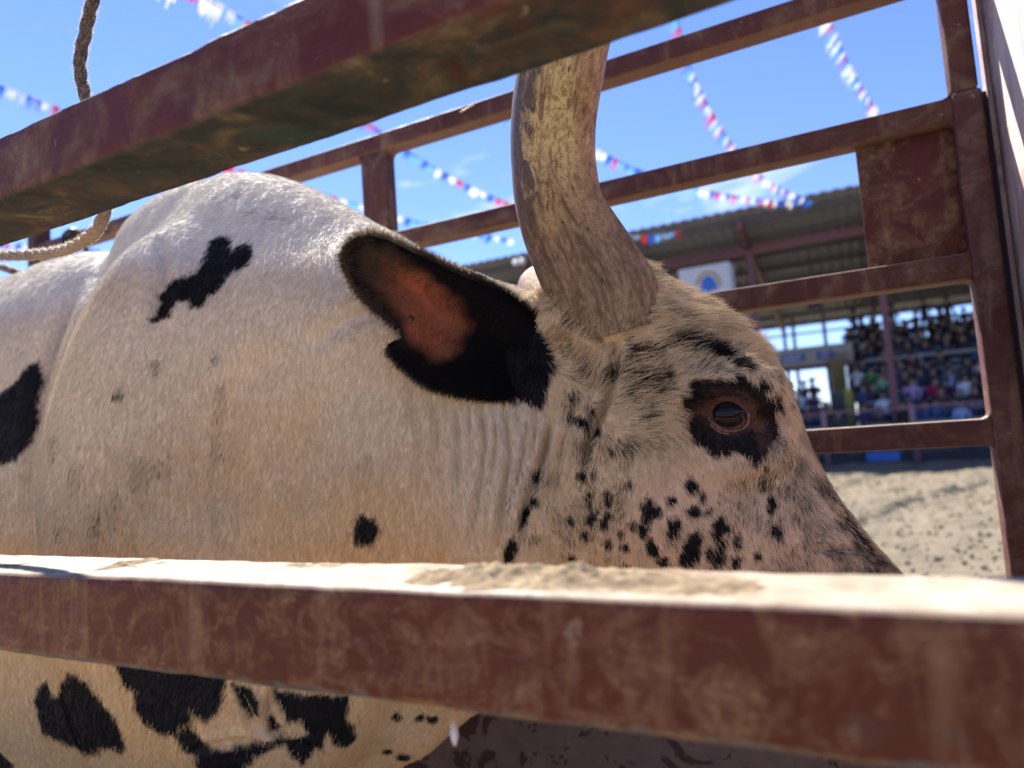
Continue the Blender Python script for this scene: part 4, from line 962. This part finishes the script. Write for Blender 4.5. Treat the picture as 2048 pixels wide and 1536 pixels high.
# ------------------------------------------------------------------ rope
def build_rope():
    ctrl = [P(215, -110, .66), P(192, -25, .655), P(172, 60, .65), P(160, 125, .65), P(170, 190, .65), P(200, 290, .65), P(216, 380, .655), P(205, 436, .66), P(184, 468, .67), P(140, 496, .69), P(80, 508, .71), P(0, 510, .72), P(-90, 500, .78), P(-150, 505, .90), P(-110, 520, .98), P(-10, 532, 1.02), P(35, 546, 1.04), P(72, 560, 1.07), P(110, 585, 1.10)]
    path = catmull(ctrl, 16); seg = np.r_[0, np.cumsum(np.linalg.norm(np.diff(path, axis=0), axis=1))]
    s = np.arange(0, seg[-1], .003); path = np.stack([np.interp(s, seg, path[:, k]) for k in range(3)], 1)
    tg = np.gradient(path, axis=0); tg /= np.linalg.norm(tg, axis=1)[:, None]
    a = np.array([0, 1., 0]); fr = []
    for t in tg:
        a = a-t*(a@t); a /= np.linalg.norm(a); fr.append((a.copy(), np.cross(t, a)))
    g = N('rope_fibre'); nz = g.noise(120, 5, .7)
    sz = g.n('ShaderNodeSeparateXYZ', {'Vector': g.n('ShaderNodeNewGeometry').outputs['Position']})
    g.set(Base_Color=g.mix(g.ramp(sz.outputs['Z'], (.0, 0), (1, 1)) if False else g.ramp(g.math('MULTIPLY', g.math('SUBTRACT', sz.outputs['Z'], 1.45), 6.), (0, 0), (.6, 1)), g.ramp(nz, (.3, (.34, .25, .16)), (.7, (.60, .49, .35))), g.ramp(nz, (.3, (.045, .03, .024)), (.7, (.13, .09, .07)))), Roughness=.9); g.bump(g.noise(260, 4), .7, .001)  # darker with height: shade of the backlit upper rope put into its colour
    root = tag(empty('rope', path[len(path)//3]), 'frayed cream bull rope looping down behind the upper rail onto the back', 'rope')
    inv = Matrix.Translation(-root.location)
    for k in range(3):
        ph = s*2*pi/.085+2*pi*k/3
        st = np.array([p+.0042*(cos(q)*f[0]+sin(q)*f[1]) for p, q, f in zip(path, ph, fr)])
        bm = bmesh.new(); tube_mesh(bm, st, .0054, 9)
        o = from_bm('strand', bm, g.m, None, True); o.parent = root; o.matrix_parent_inverse = inv
    n = 8000; i = RNG.integers(2, len(path)-2, n); an = RNG.random(n)*2*pi
    f0 = np.array([f[0] for f in fr]); f1 = np.array([f[1] for f in fr])
    nm = np.cos(an)[:, None]*f0[i]+np.sin(an)[:, None]*f1[i]; rt = path[i]+nm*.0085
    low = np.clip((s[i]-s[-1]*.38)/.1, 0, 1)
    ln = (.003+.004*RNG.random(n))*(1-low)+low*(.005+.010*RNG.random(n)**2)
    pts = grow(rt, nm, tg[i]*RNG.choice([-1, 1], n)[:, None], ln, np.full(n, .85), jit=.6)
    hc = make_hair('frayed_fibres', pts, np.tile([.62, .52, .38], (n, 1))*(.8+.4*RNG.random(n))[:, None], None, .00028)
    hc.parent = root; hc.matrix_parent_inverse = inv
build_rope()

# ------------------------------------------------------------------ small drip hanging from the lower rail
def build_drip():
    a, b = P(906, 1430, YN+.05), P(911, 1492, YN+.05); a = np.array([a[0], a[1], LOW[0]+.002])
    path = np.array([a+(b-a)*t+np.array([.0006*sin(t*5), 0, 0]) for t in np.linspace(0, 1, 14)])
    bm = bmesh.new(); tube_mesh(bm, path, [.0014, .0018, .0018, .0016, .0015, .0016, .0018, .002, .0023, .0028, .0032, .0032, .0024, .0008], 10)
    g = N('slobber'); sz = g.n('ShaderNodeSeparateXYZ', {'Vector': g.n('ShaderNodeTexCoord').outputs['Generated']}); g.set(Base_Color=g.ramp(sz.outputs['Z'], (.2, (.8, .8, .8)), (.45, (.5, .28, .18))), Roughness=.1, Transmission_Weight=.35, IOR=1.33)
    tag(from_bm('saliva_drip', bm, g.m, None, True), 'shiny drip hanging from the underside of the lower near rail', 'drip')
build_drip()

# ------------------------------------------------------------------ bunting
def film(name, col):
    g = N(name); g.set(Base_Color=col, Roughness=.35, Specular_IOR_Level=.6)
    t = g.n('ShaderNodeBsdfTranslucent', {'Color': (*col, 1)}); mx = g.n('ShaderNodeMixShader', {0: .35})
    g.t.links.new(g.p.outputs[0], mx.inputs[1]); g.t.links.new(t.outputs[0], mx.inputs[2]); g.t.links.new(mx.outputs[0], g.o.inputs[0]); return g.m
FLAGC = [film('red_film', (.55, .015, .03)), film('white_film', (.80, .80, .80)), film('blue_film', (.01, .09, .55)), film('light_blue_film', (.12, .38, .75))]
CORD = plain('cord', (.6, .6, .58), .6)
def flag_mesh(i, col, w, h):
    rr = random.Random(i); bm = bmesh.new(); nt = 6; top = []
    lay = []
    for k in range(nt):                         # a fringe: a hemmed strip cut into hanging ribbons
        x0, x1 = -w/2+w*k/nt, -w/2+w*(k+.86)/nt; hh = h*rr.uniform(.75, 1.1); y = rr.uniform(-.15, .15)*h
        a = [(x0, 0, 0), (x1, 0, 0), (x1, y*.35, -hh*.5), (x0, y*.35, -hh*.5), ((x0+x1)/2+.2*w/nt, y, -hh), (x0, y, -hh*.97)]
        v = [bm.verts.new(c) for c in a]; bm.faces.new((v[0], v[1], v[2], v[3])); bm.faces.new((v[3], v[2], v[4], v[5]))
    v = [bm.verts.new(c) for c in ((-w/2, .002, .012), (w/2, .002, .012), (w/2, .002, -h*.22), (-w/2, .002, -h*.22))]; bm.faces.new(v)
    me = bpy.data.meshes.new('flag'); bm.to_mesh(me); bm.free(); me.materials.append(col); return me
ORD = ['first', 'second', 'third', 'fourth', 'fifth', 'sixth', 'seventh', 'eighth', 'ninth', 'tenth', 'eleventh', 'twelfth', 'thirteenth', 'fourteenth', 'fifteenth', 'sixteenth', 'seventeenth', 'eighteenth']
def bunting(label, ctrl, step, w, h, start=0):
    if ctrl[0][0] > 900 or ctrl[0][0] == -60: step *= .62; w = step*.9; h *= .85
    else: step *= .8; w *= .8; h *= .8
    path = catmull([P(*c) for c in ctrl], 24); seg = np.r_[0, np.cumsum(np.linalg.norm(np.diff(path, axis=0), axis=1))]
    root = tag(empty('bunting', path[0]), label, 'bunting', 'strings of bunting over the arena'); inv = Matrix.Translation(-root.location)
    bm = bmesh.new(); tube_mesh(bm, path, .004, 5); o = from_bm('cord', bm, CORD); o.parent = root; o.matrix_parent_inverse = inv
    ms = [[flag_mesh(c*7+k, FLAGC[c], w, h) for k in range(3)] for c in range(4)]
    cyc = (2, 1, 0, 2, 1, 1, 2, 0, 1)
    k = start
    for s in np.arange(step*.5, seg[-1], step):
        p = np.array([np.interp(s, seg, path[:, j]) for j in range(3)]); q = np.array([np.interp(s+.02, seg, path[:, j]) for j in range(3)]); d = q-p
        o = bpy.data.objects.new('flag', ms[cyc[k % 9] if random.random() < .6 else random.choice((3, 3, 2, 1, 0))][random.randrange(3)]); COL.objects.link(o); k += 1
        d = d/np.linalg.norm(d); wd = .70*min(1, abs(d[1])*1.15)**2; drop = np.array([-wd+random.gauss(0, .15), -.05+random.gauss(0, .2), -.75]); zz = -(drop-d*(drop@d)); zz /= np.linalg.norm(zz); yy = np.cross(zz, d)
        mm = Matrix.Identity(4); sx_, sz_ = random.uniform(.7, 1.05), random.uniform(.55, 1.15)
        for j in range(3): mm[j][0], mm[j][1], mm[j][2], mm[j][3] = d[j]*sx_, yy[j], zz[j]*sz_, p[j]-root.location[j]
        o.matrix_basis = mm; o.parent = root
random.seed(21)
bunting('bunting string with big fringed flags at the upper left running past the horn', [(330, -45, 4.3), (430, 4, 5), (520, 60, 6), (640, 165, 8.2), (745, 250, 11), (830, 310, 13), (920, 362, 14.6), (1025, 408, 16), (1120, 432, 17.3)], .30, .27, .27, 1)
bunting('bunting string dropping from the left edge behind the hump and ear', [(-120, 135, 4.6), (0, 172, 5.2), (60, 193, 5.8), (108, 212, 6.6), (300, 282, 8.6), (490, 342, 10.4), (690, 400, 12.4), (850, 446, 14.5), (1030, 480, 17.2)], .32, .26, .26, 1)
bunting('steep bunting string crossing the gap between the two top gate rails on the right', [(1630, -60, 8.6), (1662, 40, 9.4), (1700, 130, 11.2), (1735, 190, 12.8), (1768, 235, 14), (1830, 300, 17.2)], .25, .24, .24)
bunting('bunting string curving down right of the horn to the grandstand roof', [(1350, -30, 7.6), (1360, 50, 8.2), (1385, 140, 9.4), (1425, 225, 11), (1470, 293, 12.8), (1535, 360, 15), (1625, 404, 17.3)], .25, .23, .23, 2)
bunting('bunting string passing just right of the horn under the second gate rail', [(1010, 220, 10.4), (1100, 255, 11.2), (1200, 303, 12.2), (1300, 348, 13.4), (1410, 380, 14.6), (1520, 398, 16), (1600, 404, 17.3)], .25, .22, .22)
bunting('low far bunting string against the roof edge by the forehead', [(1150, 474, 16.4), (1240, 472, 16.8), (1310, 470, 17), (1368, 462, 17.3)], .27, .2, .22, 1)
bunting('far bunting string low at the left edge beside the hook', [(-60, 486, 10.5), (35, 488, 11), (130, 492, 11.6), (220, 505, 12.2), (330, 540, 13)], .30, .24, .26, 1)

# ------------------------------------------------------------------ grandstand
PS = M['paint_stand']
def corrugated():
    g = N('corrugated_roof'); s = g.n('ShaderNodeSeparateXYZ', {'Vector': g.co()})
    g.set(Base_Color=g.mix(g.ramp(g.noise(1.5, 6, .7), (.35, 0), (.7, 1)), (.30, .325, .36), (.23, .25, .28)), Roughness=.6); return g.m
ROOFM = corrugated(); BENCH = plain('aluminium_bench', (.45, .47, .50), .4, .15); CONC = plain('stand_concrete', (.19, .18, .17), .9, .3)
YEL = plain('yellow_paint', (.34, .27, .035), .6, .25); BEIGE = plain('beige_sheet', (.38, .35, .29), .7, .15); BLUE = plain('blue_sign', (.02, .07, .34), .5, .2); WHITE = plain('white_sheet', (.62, .64, .68), .6, .1)
def build_stand():
    g = tag(empty('grandstand', (0, 18.6, 0)), 'open grandstand with a sloping corrugated roof across the arena', 'grandstand'); inv = Matrix.Translation(-g.location)
    def part(o): o.parent = g; o.matrix_parent_inverse = inv; return o
    def B(name, *a, mat=PS, bev=0): return part(box(name, *a, mat, None, bev))
    X0, X1 = -16., 13.
    # roof: corrugated sheet sloping down to the back
    ya, za, yb, zb = 17.4, 6.30, 27.6, 4.62
    def rz(y): return za+(zb-za)*(y-ya)/(yb-ya)
    bm = bmesh.new(); xs = np.arange(X0, X1, .0675); ring = []
    for i, x in enumerate(xs):
        h = .035*((0, .9, 1, .1)[i % 4]); ring.append([bm.verts.new((x, y, rz(y)+h+t)) for y in (ya, yb) for t in (0, .012)])
    for a, b in zip(ring[:-1], ring[1:]):
        bm.faces.new((a[0], b[0], b[2], a[2])); bm.faces.new((a[1], a[3], b[3], b[1])); bm.faces.new((a[0], a[1], b[1], b[0])); bm.faces.new((a[2], b[2], b[3], a[3]))
    part(from_bm('roof', bm, ROOFM))
    def inclined(name, x0, x1, y0, y1, drop, hgt, mat=PS):
        bm = bmesh.new(); v = [bm.verts.new((x, y, rz(y)-drop-t)) for x in (x0, x1) for y in (y0, y1) for t in (0, hgt)]
        for f in ((0, 1, 3, 2), (4, 6, 7, 5), (0, 4, 5, 1), (2, 3, 7, 6), (0, 2, 6, 4), (1, 5, 7, 3)): bm.faces.new([v[k] for k in f])
        bmesh.ops.recalc_face_normals(bm, faces=bm.faces); return part(from_bm(name, bm, mat))
    for y in np.linspace(ya+.5, yb-.2, 9): B('purlin', X0, X1, y-.03, y+.03, rz(y)-.14, rz(y)-.012, mat=plain('purlin_steel', (.10, .085, .08), .6) if 'purlin_steel' not in bpy.data.materials else bpy.data.materials['purlin_steel'])
    cols = [-14.1, -11.1, -8.1, -5.15, -2.18, .80, 3.8, 6.8, 9.8, 12.6]
    for x in cols:
        inclined('rafter', x-.06, x+.06, ya+.25, yb-.1, .145, .24)
        B('column', x-.075, x+.075, 19.0, 19.15, 0, rz(19.1)-.39)
        B('column', x+1.42, x+1.53, 23.5, 23.61, 0, rz(23.55)-.15) if x in (-2.18,) else None
        B('column', x-.06, x+.06, 27.2, 27.32, 0, rz(27.3)-.39)
    B('header_beam', X0, X1, 19.02, 19.13, 5.55, 5.78)
    B('rear_beam', X0, X1, 27.22, 27.30, 4.17, 4.235)
    # terraces
    for k in range(6): B('terrace', -.02, 10.5, 18.9+.62*k, 18.9+.62*(k+1)+.01, .02, .40+.28*k, mat=CONC)
    for k in range(4): B('terrace', -9.6, -.76, 18.9+.62*k, 18.9+.62*(k+1)+.01, .02, .40+.28*k, mat=CONC)
    for k in range(6): B('terrace', -.2, 10.5, 23.3+.58*k, 23.3+.58*(k+1)+.01, 1.5, 2.28+.24*k, mat=CONC)
    for k in range(6): B('bench', .05, 10.4, 19.12+.62*k, 19.40+.62*k, .80+.28*k, .84+.28*k, mat=BENCH)
    for k in range(4): B('bench', -9.5, -.80, 19.12+.62*k, 19.40+.62*k, .80+.28*k, .84+.28*k, mat=BENCH)
    for k in range(6): B('bench', -.15, 10.4, 23.5+.58*k, 23.78+.58*k, 2.66+.24*k, 2.70+.24*k, mat=BENCH)
    for z in (2.45, 2.7): B('handrail', .2, 10.4, 23.22, 23.26, z, z+.04, mat=BENCH)
    for x in np.arange(.25, 10.4, 1.5): B('rail_post', x, x+.04, 23.22, 23.26, 1.9, 2.7, mat=BENCH)
    # stair between the sections with yellow side walls
    for k in range(9): B('step', -.70, -.06, 18.9+.40*k, 18.9+.40*(k+1)+.005, .02, .2+.2*k, mat=CONC)
    B('yellow_wall', -.755, -.705, 18.8, 21.4, .03, 1.5, mat=YEL); B('yellow_wall', -.30, -.10, 20.4, 20.46, .03, 1.8, mat=YEL); B('yellow_wall', -.62, -.22, 22.62, 22.68, 1.2, 2.75, mat=YEL)
    for k in range(12): B('baluster', -.74+.06*k, -.728+.06*k, 22.58, 22.60, 1.9, 3.0, mat=PS)
    # rear wall of the low section, sign boards
    B('back_wall', -9.6, .02, 22.7, 22.76, 2.72, 3.27, mat=BEIGE); B('wall_beam', -9.6, .05, 22.66, 22.698, 2.56, 2.718)
    for x in (-9.4, -5.4, -1.6): B('wall_post', x, x+.1, 22.77, 22.86, 0, 4.3)
    for x0, x1 in ((-2.02, -1.30), (-.95, -.5)):
        s = B('sign', x0, x1, 22.66, 22.695, 2.86, 3.09, mat=BLUE)
        bm = bmesh.new()
        for row, z in enumerate((3.02, 2.91)):
            x = x0+.10
            while x < x1-.12:
                w = random.uniform(.03, .06); bm_box(bm, x, x+w, 22.654, 22.6595, z, z+(.035 if row == 0 else .06)); x += w+.015
        o = from_bm('sign_lettering', bm, WHITE); o.parent = s; o['kind'] = 'stuff'
    # booth hung below the roof
    bx = B('announcer_booth', -3.92, -2.62, 18.3, 18.98, 4.2, 5.28, mat=WHITE)
    bm = bmesh.new()
    for x in np.arange(-3.9, -2.64, .12): bm_box(bm, x, x+.05, 18.282, 18.2985, 4.21, 5.27)
    for y in np.arange(18.34, 18.95, .12): bm_box(bm, -2.6185, -2.602, y, y+.05, 4.21, 5.27)
    o = from_bm('ribs', bm, WHITE); o.parent = bx; o['kind'] = 'stuff'
    cx, cz = -3.17, 4.83                      # blue bell under a yellow arch
    bm = bmesh.new(); pr = [(-.24, -.20), (-.20, -.12), (-.17, .02), (-.10, .13), (0, .17), (.10, .13), (.17, .02), (.20, -.12), (.24, -.20), (.08, -.22), (0, -.26), (-.08, -.22)]
    f = [bm.verts.new((cx+a, 18.262, cz+b)) for a, b in pr]; k = [bm.verts.new((cx+a, 18.28, cz+b)) for a, b in pr]; bm.faces.new(f); bm.faces.new(k[::-1])
    for i in range(len(f)): bm.faces.new((f[i], k[i], k[(i+1) % len(f)], f[(i+1) % len(f)]))
    bmesh.ops.recalc_face_normals(bm, faces=bm.faces); o = from_bm('blue_emblem', bm, plain('emblem_blue', (.03, .14, .55), .5, .1)); o.parent = bx
    bm = bmesh.new(); tube_mesh(bm, [(cx+.29*cos(t), 18.27, cz-.10+.36*sin(t)) for t in np.linspace(-.1, pi+.1, 18)], .035, 6); o = from_bm('yellow_arch', bm, plain('emblem_yellow', (.50, .38, .08), .5, .1), None, True); o.parent = bx
    # hanging loudspeaker rod under the roof
    B('hanger', -.86, -.82, 21.2, 21.24, 4.55, rz(21.2)-.01); B('loudspeaker', -1.02, -.66, 21.1, 21.4, 4.2, 4.55, mat=plain('speaker_box', (.03, .035, .05), .6), bev=.02)
    # blue banners tied on the column
    for z in (1.45, 1.75): B('banner', -.74, -.56, 18.93, 18.95, z, z+.26, mat=BLUE) if False else None
build_stand()

def build_floodlight():
    p = P(1040, 526, 17.3); root = tag(empty('floodlight', p), 'pair of white floodlights on the roof edge left of the horn', 'floodlight')
    for dx in (-.10, .10):
        bm = bmesh.new(); r = bmesh.ops.create_cone(bm, cap_ends=True, segments=16, radius1=.10, radius2=.05, depth=.14)
        for v in r['verts']: v.co = Vector((v.co.x+dx, v.co.z, v.co.y+.02))
        o = from_bm('lamp_head', bm, plain('white_enamel', (.85, .84, .80), .25), root, True)
    o = box('bracket', -.16, .16, .03, .07, -.14, -.06, PS, root)
build_floodlight()

def build_arena_fence():
    g = tag(empty('arena_fence', (0, 17.6, 0)), 'pinkish pipe rail fence along the far side of the arena', 'fence'); inv = Matrix.Translation(-g.location)
    pink = plain('pink_pipe', (.30, .155, .17), .5, .2); dark = plain('dark_mesh', (.028, .026, .03), .8, .3)
    bm = bmesh.new(); tube_mesh(bm, np.array([(-16, 17.6, 1.19), (-5, 17.6, 1.19), (13, 17.6, 1.19)]), .030, 10); o = from_bm('top_rail', bm, pink, None, True); o.parent = g; o.matrix_parent_inverse = inv
    for z in (.25, .72): 
        bm = bmesh.new(); tube_mesh(bm, np.array([(-16, 17.6, z), (13, 17.6, z)]), .018, 8); o = from_bm('pipe', bm, dark, None, True); o.parent = g; o.matrix_parent_inverse = inv
    for x in np.arange(-15.0, 13, 1.78):
        bm = bmesh.new(); tube_mesh(bm, np.array([(x+.02, 17.6, -.05), (x+.02, 17.6, 1.24), (x+.02, 17.6, 1.275)]), [.06, .06, .03], 12); o = from_bm('fence_post', bm, pink, None, True); o.parent = g; o.matrix_parent_inverse = inv
    # kick boards at the foot
    for x in np.arange(-14.98, 12, 1.78):
        o = box('kick_board', x+.085, x+1.735, 17.63, 17.66, .01, .20, dark); o.parent = g; o.matrix_parent_inverse = inv
    b = box('banner', .05, .72, 17.555, 17.565, .03, .24, plain('blue_banner_cloth', (.06, .14, .42), .8, .3)); tag(b, 'small blue banner tied low on the far arena fence', 'banner')
build_arena_fence()

# ------------------------------------------------------------------ spectators
def person_mesh(i):
    rr = random.Random(100+i); seated = i < 6
    V_, E_, Rr = [], [], []
    def v(x, y, z, r): V_.append((x, y, z)); Rr.append(r); return len(V_)-1
    def e(a, b): E_.append((a, b))
    ln = rr.uniform(-.06, .06); hz = .0 if seated else .45
    pel = v(0, 0, .52+hz, .13); ab = v(0, -.03+ln*.3, .72+hz, .125); ch = v(0, -.03+ln, .92+hz, .145); nk = v(0, -.03+ln, 1.08+hz, .06); hb = v(rr.uniform(-.02, .02), -.05+ln, 1.20+hz, .082); ht = v(0, -.05+ln, 1.30+hz, .075)
    for a, b in ((pel, ab), (ab, ch), (ch, nk), (nk, hb), (hb, ht)): e(a, b)
    arm = rr.choice((0, 0, 1, 2))
    for s in (-1, 1):
        sh = v(s*.185, -.03+ln, .99+hz, .066); e(ch, sh)
        if arm == 0: el = v(s*.24, -.08, .76+hz, .05); ha = v(s*.10, -.30, .68+hz, .04)
        elif arm == 1: el = v(s*.27, -.16, .80+hz, .05); ha = v(s*.05, -.26, .98+hz, .04)
        else: el = v(s*.25, .0, .74+hz, .05); ha = v(s*.23, -.22, .58+hz, .04)
        e(sh, el); e(el, ha)
        hp = v(s*.09, -.02, .50+hz, .098); e(pel, hp)
        if seated: kn = v(s*.14, -.44, .52, .07); ft = v(s*.13, -.42, .08, .05); to = v(s*.14, -.56, .05, .04)
        else: kn = v(s*.10, -.03, .50, .068); ft = v(s*.10, .0, .07, .05); to = v(s*.11, -.13, .045, .04)
        e(hp, kn); e(kn, ft); e(ft, to)
    me = bpy.data.meshes.new('tmp'); me.from_pydata(V_, E_, []); o = bpy.data.objects.new('tmp', me); COL.objects.link(o)
    o.modifiers.new('k', 'SKIN'); sk = me.skin_vertices[0].data
    for k, r in enumerate(Rr): sk[k].radius = (r, r*(.75 if k in (1, 2) else 1))
    sk[0].use_root = True
    u = o.modifiers.new('u', 'SUBSURF'); u.levels = 1
    dg = bpy.context.evaluated_depsgraph_get(); m2 = bpy.data.meshes.new_from_object(o.evaluated_get(dg)); bpy.data.objects.remove(o); m2.name = 'person'
    m2.materials.clear()
    for k in ('shirt', 'skin_tone', 'trousers'): m2.materials.append(PM[k])
    hands = [np.array(V_[k]) for k in range(len(V_)) if abs(Rr[k]-.04) < 1e-6 and V_[k][2] > .3]
    for p in m2.polygons:
        c = np.array(p.center); p.use_smooth = True
        if c[2] > 1.065+hz: p.material_index = 1
        elif any(np.linalg.norm(c-h) < .08 for h in hands): p.material_index = 1
        elif c[2] < .60+hz and c[1] < -.06 or c[2] < .55+hz: p.material_index = 2
    return m2, hz, ln
def objcol(name, rough=.8):
    g = N(name); oi = g.n('ShaderNodeObjectInfo'); g.set(Base_Color=oi.outputs['Color'], Roughness=rough); return g.m
PM = {'shirt': objcol('shirt_cloth'), 'skin_tone': plain('skin_tone', (.30, .17, .11), .6, .2), 'trousers': plain('denim', (.035, .045, .085), .9, .4, 3)}
def hat_mesh(kind):
    bm = bmesh.new()
    if kind == 0:                              # brimmed hat
        path = [(0, 0, 0), (0, 0, .012), (0, 0, .02), (0, 0, .08), (0, 0, .12), (0, 0, .125)]; tube_mesh(bm, np.array(path), [.17, .175, .098, .092, .075, .03], 14)
        for q in bm.verts:
            if abs(q.co.x) > .12: q.co.z += .04
    else:                                      # hair or cap: a bowl over the skull
        r = bmesh.ops.create_uvsphere(bm, u_segments=14, v_segments=8, radius=.105)
        for q in list(bm.verts):
            if q.co.z < -.035 and q.co.y < .02: q.co.z = -.035+.1*(q.co.z+.035)
            q.co.y += .015
        if kind == 1:
            for q in bm.verts:
                if q.co.y < -.075 and abs(q.co.z) < .04: q.co.y -= .06
    me = bpy.data.meshes.new('headwear'); bm.to_mesh(me); bm.free()
    for p in me.polygons: p.use_smooth = True
    me.materials.append(HATM); return me
HATM = objcol('hat_felt')
PV = [person_mesh(i) for i in range(8)]; HATS = [hat_mesh(k) for k in range(3)]
SHIRTS = {'black': (.012, .012, .014), 'navy blue': (.018, .025, .07), 'dark grey': (.045, .045, .05), 'white': (.62, .63, .66), 'pale blue': (.28, .38, .58), 'grey': (.16, .16, .17), 'denim blue': (.05, .08, .18), 'maroon': (.12, .015, .03), 'brown': (.09, .055, .035), 'green': (.06, .30, .07), 'pink': (.50, .12, .26), 'magenta': (.55, .03, .28), 'lavender': (.36, .26, .48), 'crimson': (.35, .01, .07), 'light green': (.20, .40, .22)}
def spectator(x, y, z, shirt, where, variant=None, head=None, label=None):
    k = random.randrange(6) if variant is None else variant
    me, hz, ln = PV[k]
    o = bpy.data.objects.new('person', me); COL.objects.link(o); o.location = (x, y, z); o.rotation_euler.z = random.gauss(0, .25); s = random.uniform(.68, .80); o.scale = (s, s, s)
    o.color = (*SHIRTS[shirt], 1)
    tag(o, label or f'person in a {shirt} top {where}', 'person', 'spectators at the arena')
    h = random.choice((0, 1, 2, 2, 0)) if head is None else head
    hb = bpy.data.objects.new(('hat', 'cap', 'hair')[h], HATS[h]); COL.objects.link(hb); hb.parent = o
    hb.location = (0, -.05+ln, (1.27 if h == 0 else 1.285)+hz); hb.color = (*random.choice(((.012, .01, .009), (.03, .02, .012), (.02, .02, .02), (.30, .24, .16) if h == 0 else (.05, .03, .02), (.5, .5, .5) if h == 1 else (.015, .012, .01))), 1)
random.seed(77)
dk = ['black']*5+['navy blue']*5+['dark grey']*4+['denim blue']*4+['grey']*2+['maroon', 'brown', 'brown', 'pale blue', 'white']
for k in range(6):
    cnt = 0
    for x in np.arange(.12+.12*(k % 2), 5.0, .32):
        if random.random() < .15: continue
        xx = x+random.uniform(-.08, .08)
        cnt += 1
        spectator(xx, 19.32+.62*k, .32+.28*k, random.choice(dk), f'{ORD[cnt-1]} from the stairs in {ORD[k]} row of lower stand')
for k in range(6):
    cnt = 0
    for x in np.arange(-.08+.17*(k % 2), 5.2, .32):
        if random.random() < .12: continue
        cnt += 1
        spectator(x+random.uniform(-.09, .09), 23.68+.58*k, 2.18+.24*k, random.choice(['black']*6+['dark grey']*4+['brown']*2+['navy blue']*3+['grey']), f'{ORD[cnt-1]} from the left in {ORD[k]} row of upper stand', None if k < 5 else random.choice((1, 2, 6, 7)))
for k in range(4):
    cnt = 0
    for x in np.arange(-3.0, -.8, .32):
        if random.random() < .05+.04*k: continue
        cnt += 1
        spectator(x+random.uniform(-.1, .1), 19.32+.62*k, .32+.28*k, random.choice(dk), f'{ORD[cnt-1]} along in {ORD[k]} row left of the stairs')
for x, yk, shirt, lab in ((2.12, 0, 'pale blue', 'person in a bright pale blue shirt sitting alone in the front row'), (1.28, 2, 'lavender', 'person in a lavender top in the middle of the lower stand'), (.42, 4, 'green', 'person in a green shirt high in the lower stand'), (.62, 3, 'light green', 'person in a light green top just below the green shirt'), (1.78, 2, 'crimson', 'person in a crimson top behind the pale blue shirt'), (2.42, 2, 'white', 'person in a white shirt beside the gate post'), (.72, 4, 'pink', 'person in a coral pink top next to the green shirt')):
    spectator(x, 19.12+.62*yk, .34+.28*yk, shirt, '', 2, 2, lab)
for x, y, shirt, lab, vv in ((1.98, 17.95, 'magenta', 'small child in magenta behind the far fence', 7), (2.16, 18.02, 'lavender', 'small child in lavender behind the far fence', 6), (2.44, 18.0, 'lavender', 'small child in purple beside the gate post behind the far fence', 7)):
    spectator(x, y, 0, shirt, '', vv, 2, lab); o = COL.objects[-2] if COL.objects[-2].get('label') else COL.objects[-1]; o.scale = (.45, .45, .42)
for x, sh, w in ((-.75, 'black', 'by the stairs'), (-.45, 'dark grey', 'by the stairs'), (.1, 'navy blue', 'above the blue banner'), (.95, 'black', 'right of the banner')): spectator(x, 18.2+.1*random.random(), 0, sh, 'behind the far fence '+w, random.choice((6, 7)))
